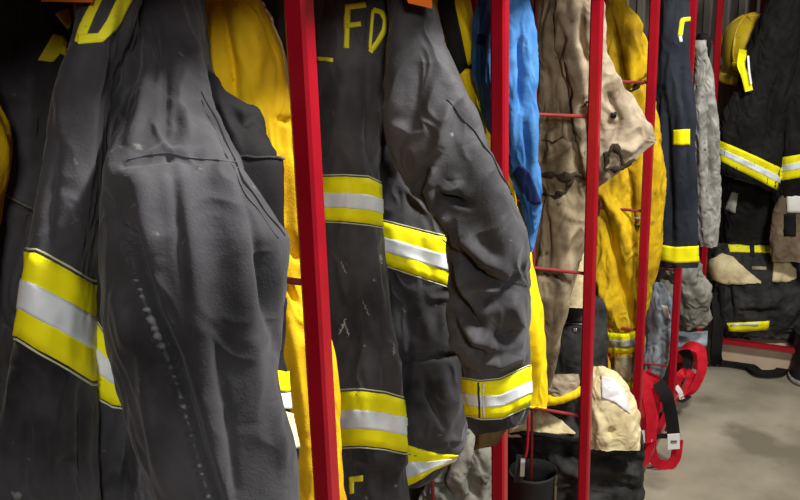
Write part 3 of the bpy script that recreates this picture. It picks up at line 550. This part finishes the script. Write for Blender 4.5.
g = tube([((562, -30), (592, -32), 2.27, .025), ((556, 0), (602, -2), 2.255, .04), ((555, 40), (606, 42), 2.245, .042), ((556, 80), (618, 76), 2.24, .045), ((560, 115), (634, 100), 2.24, .045), ((566, 145), (646, 118), 2.24, .044), ((580, 172), (654, 130), 2.24, .04), ((598, 188), (657, 142), 2.24, .032)], n=180, m=200, seed=17, folds=((0.008, 26, 12), (0.0025, 40, 30)),
         strokes=[('r', [(556, 60), (566, 100), (572, 140), (580, 165)], 2.6, -.012), ('r', [(575, 20), (570, 60), (585, 100), (610, 130)], 6, .010), ('r', [(590, 60), (600, 100), (625, 125)], 5, .008), ('r', [(560, 10), (570, 40), (565, 60)], 4, .010), ('r', [(580, 5), (582, 40), (590, 70)], 4, -.010), ('r', [(606, 90), (620, 120), (615, 140)], 3, -.008), ('r', [(612, 145), (630, 150), (645, 138)], 4, .010), ('r', [(545, 50), (552, 55)], 3, -.01), ('r', [(590, 110), (588, 150), (595, 175)], 4, -.010)])
cloth('sleeve', g, M['khaki_pale'], tc)
ribbon('buckle_strap', g, [(605, 168), (606, 156), (612, 146), (616, 148), (622, 158), (623, 168)], 7, M['dark_brown'], tc, n=24, off=.005, uneven=True)
ribbon('buckle_strap', g, [(604, 169), (624, 168), (634, 158)], 7, M['dark_brown'], tc, n=16, off=.006, uneven=True)
ribbon('crease_shade', g, [(564, 52), (566, 70), (572, 90), (571, 120), (580, 140)], 2.6, M['dark_brown'], tc, n=30, off=.002, uneven=True)  # crease shade on the sleeve, painted as a brown ribbon
ribbon('crease_shade', g, [(581, 108), (590, 100), (598, 96)], 2.2, M['dark_brown'], tc, n=12, off=.002, uneven=True)  # short crease, its shade painted the same way
ribbon('snap', g, [(611, 115), (615, 115)], 5, M['black_plastic'], tc, n=5, off=.004)
ln = thing('coat_liner', 'pale cream liner hanging under the tan coat behind the third post', 'liner', at(575, 305, 2.36))
g = tube([(190, 560, 588, 2.37, .03), (240, 560, 587, 2.365, .035), (290, 560, 585, 2.36, .035), (308, 560, 585, 2.36, .03)], n=80, m=80, seed=18); cloth('body', g, M['cream'], ln)
bb = thing('gear_bag', 'black gear bag hanging behind the third post under the cream liner', 'bag', at(570, 400, 2.40))
g = tube([(296, 562, 600, 2.42, .035), (310, 556, 605, 2.415, .05), (350, 550, 606, 2.41, .055), (395, 545, 607, 2.40, .055), (412, 546, 606, 2.40, .045)], n=100, m=100, seed=19, folds=((0.006, 20, 8), (0.003, 50, 25)), strokes=[('r', [(556, 324), (584, 324)], 2, -.008), ('s', [(585, 326), (570, 326), (556, 326)], 8, .006)])
cloth('body', g, M['black_worn'], bb)
ribbon('flap_edge', g, [(558, 323), (584, 324)], 1.3, M['grey_pale'], bb, n=14, off=.003)
ribbon('snap', g, [(573, 330), (577, 330)], 3.5, M['metal'], bb, n=5, off=.003)
gv = thing('glove', 'yellow work glove with a beige cuff stuffed above the bunker trousers', 'glove', at(560, 405, 2.30))
g = tube([((540, 396), (546, 406), 2.31, .015), ((550, 393), (556, 405), 2.305, .02), ((566, 390), (570, 401), 2.30, .02), ((578, 387), (581, 396), 2.30, .014), ((585, 386), (586, 391), 2.30, .008)], n=70, m=70, seed=20, folds=((0.002, 40, 30), (0.001, 60, 40))); cloth('hand', g, M['yellow_bright'], gv)
g2 = tube([(374, 548, 578, 2.325, .02), (384, 546, 580, 2.32, .03), (396, 548, 578, 2.315, .03)], n=60, m=40, seed=21, folds=((0.004, 40, 30), (0.002, 80, 60))); cloth('cuff', g2, M['khaki_pale'], gv)
bp = thing('bunker_trousers', 'black bunker trousers pushed down with cream lining showing, by the third post', 'trousers', at(580, 560, 2.42))
g = tube([(398, 540, 612, 2.46, .08), (420, 520, 636, 2.45, .12), (436, 508, 641, 2.44, .135), (450, 506, 643, 2.44, .14), (480, 508, 643, 2.44, .14), (520, 510, 642, 2.44, .135), (600, 518, 636, 2.44, .12), (625, 524, 630, 2.44, .11)], n=220, m=200, seed=22, folds=((0.012, 16, 14), (0.005, 40, 30)),
         strokes=[('r', [(510, 440), (550, 436), (600, 444), (640, 446)], 3, .012), ('r', [(560, 450), (600, 462), (640, 460)], 4, -.014), ('r', [(545, 455), (580, 475), (585, 500)], 6, .014), ('r', [(600, 470), (636, 474)], 4, .012), ('r', [(600, 485), (636, 490)], 4, -.012), ('r', [(570, 445), (580, 460)], 3, .008)])
cloth('shell', g, M['black_worn'], bp)
patch('lining', g, [(506, 434), (524, 414), (546, 411), (560, 420), (574, 433)], [(506, 438), (524, 437), (546, 436), (560, 435), (574, 435)], M['cream'], bp, nu=40, nv=12, off=.012)
lg = tube([(366, 590, 606, 2.36, .03), (376, 586, 618, 2.35, .05), (388, 584, 629, 2.34, .06), (405, 583, 636, 2.33, .07), (425, 582, 640, 2.32, .075), (440, 581, 641, 2.315, .075), (450, 582, 640, 2.315, .07)], n=140, m=120, seed=23, folds=((0.008, 22, 18), (0.002, 50, 40)),
          strokes=[('r', [(592, 405), (600, 425), (596, 440)], 4, .006), ('r', [(608, 436), (614, 428)], 3, -.010), ('r', [(628, 410), (632, 440)], 4, .006)])
cloth('lining', lg, M['cream'], bp)
patch('care_label', lg, [(601, 376), (612, 378), (624, 390)], [(602, 398), (614, 402), (630, 414)], M['white_label'], bp, nu=16, nv=14, off=.003)
ribbon('binding', g, [(510, 436), (545, 436), (580, 441), (612, 445), (640, 444)], 2.4, M['seam_black'], bp, n=40, off=.014)
bt = thing('rubber_boot', 'black rubber boot with a pale seam standing beside the bunker trousers', 'boot', at(533, 640, 2.22))
bz = at(533, 470, 2.24); bc = np.array([bz[0], bz[1], 0.125]); hb = bz[2]-0.125
prof = [(.055, 0.0), (.060, .01), (.058, .10), (.052, .16), (.056, hb*.7), (.061, hb-.012), (.063, hb-.006), (.063, hb), (.058, hb), (.055, hb-.03), (.05, .1)]
lathe('shaft', prof, bc, M['rubber'], bt, n=40)
fo = [(-.045, -.05), (.045, -.05), (.055, .03), (.05, .14), (.03, .19), (-.03, .19), (-.05, .14), (-.055, .03)]
V = [bc+np.array([_fh[0]*-y*-0+y*0.9, x, z]) for z, s in ((0.0, 1), (.05, 1), (.085, .8)) for x, y in [(a*s, b*s+.0) for a, b in fo]]
k8 = 8; Fc = [(i*k8+j, i*k8+(j+1) % k8, (i+1)*k8+(j+1) % k8, (i+1)*k8+j) for i in range(2) for j in range(k8)]+[tuple(range(8))[::-1], tuple(range(16, 24))]
mesh_obj('foot', V, Fc, M['rubber'], bt)
sd = bc-CAM; sd[2] = 0; sd /= np.linalg.norm(sd); sr = np.array([sd[1], -sd[0], 0])
strap('pull_seam', [bc+sr*.058-sd*.022+[0, 0, z] for z in (hb, hb*.8, hb*.5, .1)], .006, .004, M['khaki'], bt, wdir=_r)

# --- fifth bay: mustard coat, navy coat, red braces
y5 = thing('turnout_coat', 'mustard yellow coat with greying cuff hanging behind the fourth post', 'coat', at(625, 385, 2.85))
g = tube([(-40, 604, 614, 2.90, .03), (-5, 601, 622, 2.89, .045), (18, 600, 633, 2.885, .055), (45, 599, 648, 2.88, .06), (90, 598, 655, 2.88, .06), (140, 600, 659, 2.87, .06), (180, 602, 663, 2.87, .06), (230, 604, 662, 2.865, .058), (270, 606, 656, 2.86, .055), (300, 610, 650, 2.86, .05), (330, 612, 645, 2.86, .045), (350, 614, 643, 2.86, .035)], n=180, m=240, seed=24, folds=((0.012, 28, 6), (0.004, 55, 20)),
         strokes=[('r', [(612, 20), (622, 60), (628, 95), (626, 130)], 2.6, -.022), ('r', [(630, 10), (642, 60), (638, 90)], 5, .014), ('r', [(629, 92), (640, 84), (650, 76)], 3, -.016), ('r', [(608, 40), (612, 80), (620, 110)], 5, .012), ('r', [(655, 130), (658, 180), (655, 240)], 4, .010), ('r', [(630, 175), (634, 240), (640, 300)], 3, -.016), ('r', [(638, 150), (642, 220)], 4, .012)])
cloth('body', g, M['mustard'], y5)
for yy in (218, 226): ribbon('buckle', g, [(630, yy), (640, yy)], 2, M['grey_pale'] if yy == 218 else M['seam_black'], y5, n=6, off=.006)
ribbon('closure', g, [(627, 205), (630, 225), (634, 250), (637, 290)], 2.2, M['seam_black'], y5, n=20, off=.004, uneven=True)
ribbon('strap_and_fold_shade', g, [(629, 93), (636, 88), (646, 80)], 5, M['seam_black'], y5, n=10, off=.004, uneven=True)  # dark strip laid along the fold groove
g = tube([(150, 594, 622, 2.78, .035), (180, 593, 630, 2.77, .045), (230, 592, 636, 2.765, .05), (280, 592, 640, 2.76, .05), (320, 598, 642, 2.76, .048), (350, 608, 642, 2.76, .042), (372, 614, 642, 2.76, .038), (388, 618, 641, 2.76, .03)], n=160, m=200, seed=25, folds=((0.012, 26, 8), (0.004, 55, 24)),
         strokes=[('r', [(598, 200), (612, 240), (626, 290), (636, 330)], 4, -.018), ('r', [(600, 190), (616, 215), (630, 260)], 5, .014), ('r', [(594, 270), (606, 300), (620, 330)], 5, .014), ('r', [(596, 320), (606, 345), (612, 365)], 3, -.014)])
cloth('sleeve', g, M['mustard'], y5)
patch('reflective_trim', g, [(606, 332), (625, 334), (643, 329)], [(610, 352), (626, 353), (643, 350)], M['lime'], y5, nu=20, nv=6, wl=.06, wr=.06)
patch('silver_stripe', g, [(607, 338), (625, 340), (643, 336)], [(609, 347), (626, 348), (643, 345)], M['grey_pale'], y5, nu=20, nv=4, wl=.06, wr=.06, off=.003)
patch('cuff_panel', g, [(612, 357), (642, 355)], [(617, 383), (641, 381)], M['khaki'], y5, nu=16, nv=12)
lo = tube([(350, 585, 606, 2.74, .03), (375, 583, 612, 2.735, .04), (400, 584, 616, 2.73, .04), (430, 590, 612, 2.73, .03)], n=60, m=60, seed=26); cloth('tail', lo, M['mustard'], y5)
nv_ = thing('turnout_coat', 'narrow navy coat with yellow hem trim between fourth and fifth posts', 'coat', at(678, 265, 3.05))
g = tube([(-40, 664, 684, 3.10, .03), (-5, 656, 690, 3.09, .05), (50, 655, 688, 3.08, .06), (80, 655, 691, 3.07, .06), (120, 655, 695, 3.06, .06), (180, 656, 697, 3.05, .06), (240, 658, 698, 3.05, .058), (264, 659, 698, 3.05, .055), (268, 661, 697, 3.05, .05)], n=160, m=220, seed=27, folds=((0.010, 20, 4), (0.0018, 40, 18)),
         strokes=[('r', [(672, 60), (680, 110), (678, 180)], 4, .012), ('r', [(664, 90), (668, 170), (672, 240)], 4, -.012), ('r', [(684, 70), (690, 130), (688, 210)], 3, -.010)])
cloth('body', g, M['navy'], nv_)
patch('reflective_trim', g, [(657, 244), (675, 247), (699, 246)], [(657, 259), (675, 263), (699, 262)], M['lime'], nv_, nu=20, wl=.05, wr=.05)
patch('reflective_trim', g, [(673, 130), (690, 129)], [(673, 145), (690, 145)], M['lime'], nv_, nu=10)
Lb = ribbon('letter', g, [(690, 19), (682, 20), (680, 36)], 4.5, M['letter'], nv_, n=14); ribbon('letter_stroke', g, [(680, 36), (681, 42)], 3, M['silver'], Lb, n=5)

def loopstrap(o, name, P, wid, m, wdir): strap(name, [at(*p) for p in P], wid, .004, m, o, wdir=wdir)
br = thing('braces', 'red braces with black pads and a white label drooping to the floor', 'braces', at(662, 468, 2.98))
UP = np.array([0, 0, 1.0])
loopstrap(br, 'strap', [(650, 440, 2.93), (652, 454, 2.94), (659, 464, 2.955), (669, 465, 2.96), (676, 456, 2.96), (678, 440, 2.96)], .036, M['red_strap'], [_r, _r*.7+UP*.6, UP*.9+_r*.3, UP*.9-_r*.3, UP*.6-_r*.7, -_r])
loopstrap(br, 'strap', [(640, 372, 2.93), (647, 395, 2.92), (651, 420, 2.92), (651, 442, 2.925)], .04, M['red_strap'], _r*.9+_fh*.3)
loopstrap(br, 'strap', [(638, 372, 2.99), (648, 385, 2.985), (655, 405, 2.98), (652, 430, 2.965)], .040, M['red_strap'], _r*.9+_fh*.4)
loopstrap(br, 'pad', [(658, 382, 2.97), (666, 395, 2.955), (671, 415, 2.95), (674, 437, 2.95)], .042, M['black_cloth'], _r)
loopstrap(br, 'pad', [(652, 438, 2.955), (660, 436, 2.96), (668, 436, 2.955)], .018, M['black_plastic'], (0, 0, 1))
loopstrap(br, 'edge', [(648, 446, 2.95), (654, 462, 2.975), (664, 470, 2.99), (674, 466, 2.985), (680, 452, 2.97)], .012, M['black_cloth'], _r*.7+_fh*.7)
loopstrap(br, 'label', [(673.5, 434, 2.938), (673.5, 441, 2.938), (673.5, 449, 2.938)], .041, M['white_plain'], _r)
loopstrap(br, 'label_print', [(671, 441.5, 2.933), (673.5, 441.5, 2.933), (677, 441.5, 2.933)], .006, M['ink'], (0, 0, 1))
loopstrap(br, 'label', [(646, 430, 2.925), (647, 436, 2.925), (648, 442, 2.925)], .028, M['white_plain'], _r)
b5 = thing('braces', 'red and black braces heaped beside the fifth post', 'braces', at(680, 395, 3.40))
loopstrap(b5, 'strap', [(655, 392, 3.36), (660, 372, 3.37), (672, 356, 3.38), (690, 346, 3.39), (700, 350, 3.38), (702, 368, 3.36), (694, 388, 3.34), (682, 400, 3.33)], .044, M['red_strap'], _fh*.4+np.array([0, 0, .3])+_r*.8)
loopstrap(b5, 'strap', [(646, 372, 3.31), (654, 380, 3.30), (662, 388, 3.30), (668, 400, 3.29)], .045, M['red_strap'], _r)
loopstrap(b5, 'strap', [(676, 384, 3.36), (680, 376, 3.36), (686, 372, 3.37), (692, 378, 3.36), (686, 394, 3.34)], .034, M['red_strap'], _r)
loopstrap(b5, 'pad', [(664, 346, 3.40), (668, 362, 3.37), (664, 380, 3.34), (658, 396, 3.32)], .05, M['black_cloth'], _r)
loopstrap(b5, 'pad', [(682, 348, 3.42), (688, 358, 3.41), (686, 374, 3.40)], .04, M['black_cloth'], _r)
loopstrap(b5, 'label', [(676, 386, 3.325), (680, 392, 3.32), (682, 399, 3.32)], .018, M['white_plain'], _r)
loopstrap(b5, 'pad', [(672, 398, 3.33), (682, 401, 3.32), (690, 396, 3.33)], .02, M['black_cloth'], _fh)

# --- sixth bay: pale coat, hood, cloth
g5 = thing('turnout_coat', 'pale mottled grey coat hanging beside the black end wall coat', 'coat', at(706, 245, 3.5))
g = tube([(40, 695, 706, 3.53, .02), (58, 695, 709, 3.525, .03), (80, 693, 713, 3.52, .035), (110, 691, 717, 3.51, .045), (160, 690, 719, 3.50, .05), (210, 692, 721, 3.50, .05), (238, 697, 719, 3.50, .045), (246, 699, 717, 3.5, .035)], n=120, m=160, seed=28, folds=((0.010, 24, 6), (0.005, 55, 30)), strokes=[('r', [(700, 100), (702, 180), (704, 235)], 3, .012), ('r', [(710, 110), (712, 200)], 3, -.012)])
cloth('body', g, M['grey_pale'], g5)
cap = tube([(34, 698, 708, 3.56, .02), (42, 696, 711, 3.56, .035), (54, 697, 710, 3.56, .035), (60, 699, 707, 3.56, .02)], n=40, m=30, seed=29); cloth('collar', cap, M['black_cloth'], g5)
hd = thing('hood', 'crumpled grey protective hood lying in the last bay behind the fifth post', 'hood', at(688, 330, 3.42))
g = tube([(250, 662, 690, 3.45, .04), (262, 657, 698, 3.44, .07), (282, 657, 706, 3.43, .08), (300, 664, 710, 3.42, .08), (316, 674, 709, 3.42, .065), (328, 684, 702, 3.42, .04)], n=140, m=120, seed=30, folds=((0.016, 18, 14), (0.006, 45, 35)), strokes=[('r', [(660, 275), (674, 285), (684, 310)], 4, -.02), ('r', [(684, 270), (700, 290), (704, 312)], 5, .016)])
cloth('body', g, M['grey_cloth'], hd)
bg = thing('towel', 'blue grey towel hanging under the grey hood behind the fourth post', 'towel', at(656, 385, 3.33))
g = tube([(282, 648, 662, 3.38, .03), (300, 645, 672, 3.37, .045), (330, 644, 676, 3.36, .05), (360, 644, 668, 3.35, .045), (388, 644, 662, 3.345, .03)], n=100, m=110, seed=31, folds=((0.012, 22, 8), (0.005, 55, 30)), strokes=[('r', [(660, 300), (656, 340), (652, 370)], 4, .012), ('r', [(664, 310), (668, 328)], 3, -.012)])
cloth('body', g, M['bluegrey'], bg)
patch('white_patch', g, [(661, 305), (667, 306)], [(665, 317), (671, 320)], M['white_plain'], bg, nu=6, nv=6)
ts = thing('folded_cloth', 'light blue folded cloth on the shelf under the grey hood', 'cloth', at(685, 345, 3.5))
g = tube([((672, 332), (674, 350), 3.50, .05), ((690, 332), (690, 349), 3.50, .06), ((708, 331), (707, 346), 3.5, .05)], n=40, m=50, seed=32, folds=((.004, 20, 20), (.002, 50, 50))); cloth('body', g, M['bluegrey'], ts)

# --- the rack across the end
EG = lambda px, dy=0.0: (3.09+dy-CAM[1])/ray(px, 200)[1]        # distance of the end rack's plane along this ray
bk = thing('turnout_coat', 'black coat with sloping trimmed sleeve on the end rack', 'coat', at(785, 235, EG(785)))
e = lambda px, dy: EG(px, dy)
g = tube([(-45, 786, 815, e(800, .16), .04), (-10, 772, 835, e(800, .14), .06), (40, 768, 850, e(810, .12), .08), (110, 770, 856, e(812, .10), .09), (180, 772, 860, e(815, .08), .09), (212, 774, 860, e(815, .08), .085), (218, 778, 858, e(815, .08), .075)], n=160, m=180, seed=33, folds=((0.010, 16, 5), (0.004, 45, 25)), strokes=[('r', [(782, 40), (780, 110), (778, 200)], 4, -.014)])
cloth('body', g, M['black_cloth'], bk)
trim(g, [(773, 158), (785, 157), (802, 154), (825, 153)], [(773, 181), (785, 180), (802, 177), (825, 176)], bk, wl=.05, wr=.05, nu=24, stitch=False, band=(.33, .62))
patch('name_tape', g, [(792, 0), (812, 0)], [(792, 6), (812, 6)], M['letter'], bk, nu=8, nv=4)
g = tube([((782, -22), (808, -22), e(795, .08), .04), ((762, 12), (806, 8), e(785, .04), .06), ((749, 48), (800, 50), e(775, .02), .07), ((737, 82), (794, 95), e(765, .0), .07), ((724, 112), (788, 130), e(755, -.02), .068), ((719, 138), (783, 160), e(750, -.03), .066), ((717, 164), (779, 188), e(748, -.03), .064), ((721, 172), (776, 193), e(748, -.03), .05)], n=160, m=180, seed=34, folds=((0.010, 18, 8), (0.004, 45, 25)), strokes=[('r', [(770, 40), (756, 90), (745, 130)], 6, .012), ('r', [(785, 60), (772, 110), (768, 150)], 4, -.012)])
cloth('sleeve', g, M['black_cloth'], bk)
trim(g, [(719, 140), (740, 149), (760, 158), (781, 168)], [(717, 159), (738, 170), (758, 180), (779, 191)], bk, wl=.05, wr=.05, nu=24, stitch=False, band=(.36, .66))
hm = thing('helmet', 'scuffed yellow helmet with lime bands on the end rack', 'helmet', at(745, 66, EG(745, .2)))
hc = at(753, 52, EG(753, .2)); tilt = np.array(Matrix.Rotation(math.radians(-12), 3, 'Y') @ Matrix.Rotation(math.radians(14), 3, 'X'))
R0 = .122
prof = [(R0*1.02, -.055), (R0*1.05, -.03), (R0*1.02, 0), (R0*.98, .03), (R0*.9, .065), (R0*.76, .108), (R0*.55, .134), (R0*.3, .146), (.004, .150)]
lathe('shell', prof, hc, M['helmet_yellow'], hm, M3=tilt, sx=.95, sy=1.15)
lathe('brim', [(R0*1.0, -.052), (R0*1.3, -.064), (R0*1.33, -.058), (R0*1.3, -.052), (R0*1.02, -.04)], hc, M['helmet_yellow'], hm, M3=tilt, sx=.95, sy=1.2)
for ang in (0, 60, 120):
    a = math.radians(ang); pts = []
    for k in range(9):
        t = math.pi*(k/8); rr = R0*1.03*math.cos(t); zz = .152*math.sin(t)
        pts.append(hc+tilt @ np.array([rr*math.cos(a)*.95, rr*math.sin(a)*1.15, zz]))
    add_pipe('ridge', pts, .005, M['helmet_yellow'], hm)
def hpt(th, z, k=1.05):
    r = np.interp(z, [p[1] for p in prof[1:]], [p[0] for p in prof[1:]]); return hc+tilt @ np.array([r*k*math.cos(th)*.95, r*k*math.sin(th)*1.15, z])
for th in (-1.9, -1.25, -.6):
    strap('lime_band', [hpt(th+d, .0) for d in (-.22, -.1, 0, .1, .22)], .032, .003, M['lime'], hm, wdir=tilt @ np.array([0, 0, 1.0]))
strap('chin_strap', [at(743, 50, EG(744, -.02)), at(741, 64, EG(743, -.08)), at(745, 76, EG(747, -.11)), at(749, 91, EG(750, -.12))], .03, .004, M['lime'], hm, wdir=_r)
strap('chin_strap_lining', [at(748, 56, EG(749, -.09)), at(749, 70, EG(750, -.12)), at(751, 84, EG(751, -.13))], .007, .004, M['silver'], hm, wdir=_r)
pk = thing('trousers', 'dark brown black trousers hanging under the trimmed black sleeve', 'trousers', at(748, 248, EG(748, .1)))
g = tube([(165, 726, 770, e(748, .1), .05), (190, 722, 776, e(748, .1), .06), (225, 724, 776, e(748, .1), .06), (247, 727, 774, e(748, .1), .05)], n=100, m=90, seed=35, folds=((.009, 18, 6), (.004, 45, 25))); cloth('body', g, M['black_cloth'], pk)
patch('paper_tag', g, [(732, 192), (738, 193)], [(725, 209), (735, 213)], M['grey_pale'], pk, nu=6, nv=8, off=.006)
bt2 = thing('bunker_trousers', 'black bunker trousers with two cream knee linings folded on the end rack', 'trousers', at(752, 335, EG(752, .05)))
g = tube([(243, 718, 790, e(755, .12), .05), (256, 711, 798, e(755, .1), .08), (285, 712, 802, e(755, .08), .10), (310, 716, 806, e(760, .06), .10), (328, 720, 808, e(760, .06), .09), (338, 726, 800, e(760, .06), .06)], n=160, m=140, seed=36, folds=((.012, 16, 12), (.005, 45, 28)),
         strokes=[('r', [(745, 300), (775, 300), (800, 290)], 4, .014), ('r', [(740, 312), (780, 312)], 3, -.014), ('r', [(728, 280), (732, 320)], 3, -.012)])
cloth('shell', g, M['black_worn'], bt2)
patch('lining', g, [(707, 262), (722, 254), (732, 257), (760, 281)], [(713, 278), (722, 283), (740, 284), (760, 283)], M['cream'], bt2, nu=24, nv=10, off=.010)
patch('lining', g, [(774, 255), (785, 256), (794, 270)], [(772, 281), (785, 282), (795, 279)], M['cream'], bt2, nu=20, nv=10, off=.010)
patch('waist_trim', g, [(728, 245), (774, 246)], [(730, 252), (772, 253)], M['letter'], bt2, nu=14, nv=4, off=.006)
patch('waist_loop', g, [(750, 242), (754, 242)], [(750, 257), (754, 257)], M['seam_black'], bt2, nu=4, nv=6, off=.010)
patch('cloth_tab', g, [(752, 266), (766, 267)], [(752, 269.5), (766, 270)], M['khaki_pale'], bt2, nu=8, nv=3, off=.006)
patch('reflective_trim', g, [(727, 323), (748, 322), (769, 321)], [(729, 331), (748, 331), (768, 329)], M['lime'], bt2, nu=16, nv=4, off=.005)
patch('silver_stripe', g, [(731, 323.5), (748, 322.5), (758, 322)], [(731, 326), (748, 325), (758, 325)], M['silver'], bt2, nu=10, nv=3, off=.0065)
ribbon('side_strap', g, [(722, 285), (721, 310), (724, 330)], 6, M['seam_black'], bt2, n=16, off=.006)
tw = thing('trousers', 'brown trousers hanging at the right edge below the white paper tag', 'trousers', at(795, 262, EG(795, .05)))
g = tube([(196, 782, 830, e(800, .02), .04), (215, 772, 834, e(800, .02), .05), (240, 768, 836, e(800, .02), .05), (262, 772, 836, e(800, .02), .045)], n=100, m=80, seed=37, folds=((.009, 18, 6), (.004, 45, 25))); cloth('body', g, M['brown_cloth'], tw)
ribbon('dark_panel', g, [(790, 214), (790, 236)], 12, M['seam_black'], tw, n=10, off=.005)
patch('paper_tag', g, [(787, 189), (812, 190)], [(787, 212), (812, 213)], M['white_plain'], tw, nu=10, nv=10, off=.008)
sp = thing('strap_bundle', 'black webbing strap trailing on the concrete under the end rack', 'strap', at(745, 372, EG(745, -.05)))
fl = lambda px, py: at(px, py, CAM[2]/-ray(px, py)[2])+np.array([0, 0, .018])
strap('webbing', [at(716, 292, EG(716, -.03)), at(718, 325, EG(718, -.05)), at(716, 352, EG(716, -.06)), fl(718, 366), fl(732, 367), fl(748, 370), fl(760, 377), fl(776, 377), fl(792, 366)], .045, .012, M['black_cloth'], sp, wdir=[_r, _r, _r, _r*.5+_fh*.5, _fh, _fh, _fh, _fh, _fh])
strap('buckle', [fl(720, 359), fl(726, 359), fl(732, 359)], .02, .016, M['metal'], sp, wdir=_fh)
bx = thing('cardboard_box', 'low tan cardboard box under the end rack rail', 'box', (0.45, 3.36, 0.0))
x0, x1, y0, y1, h = 0.02, 0.60, 3.125, 3.50, 0.105
for nm, a in (('side', (x0, x1, y0, y0+.006, 0, h)), ('side', (x0, x1, y1-.006, y1, 0, h)), ('side', (x0, x0+.006, y0+.006, y1-.006, 0, h)), ('side', (x1-.006, x1, y0+.006, y1-.006, 0, h)), ('lid', (x0, x1, y0, y1, h, h+.006))): slab(nm, *a, M['cardboard'], bx)
bo = thing('rubber_boot', 'black boot with light sole edge at the right edge by the strap', 'boot', fl(805, 378)-np.array([0, 0, .018]))
bl_ = fl(805, 378)-np.array([0, 0, .016])
lathe('shaft', [(.055, .0), (.062, .02), (.058, .06), (.05, .1), (.055, .2), (.06, .21), (.05, .2), (.04, .1)], bl_, M['rubber'], bo, n=32, sx=1.0, sy=1.5)
lathe('sole', [(.064, .0), (.067, .004), (.067, .016), (.063, .02)], bl_, M['grey_pale'], bo, n=32, sx=1.0, sy=1.5)

for o in bpy.data.objects:
    if '_w' in o: del o['_w']
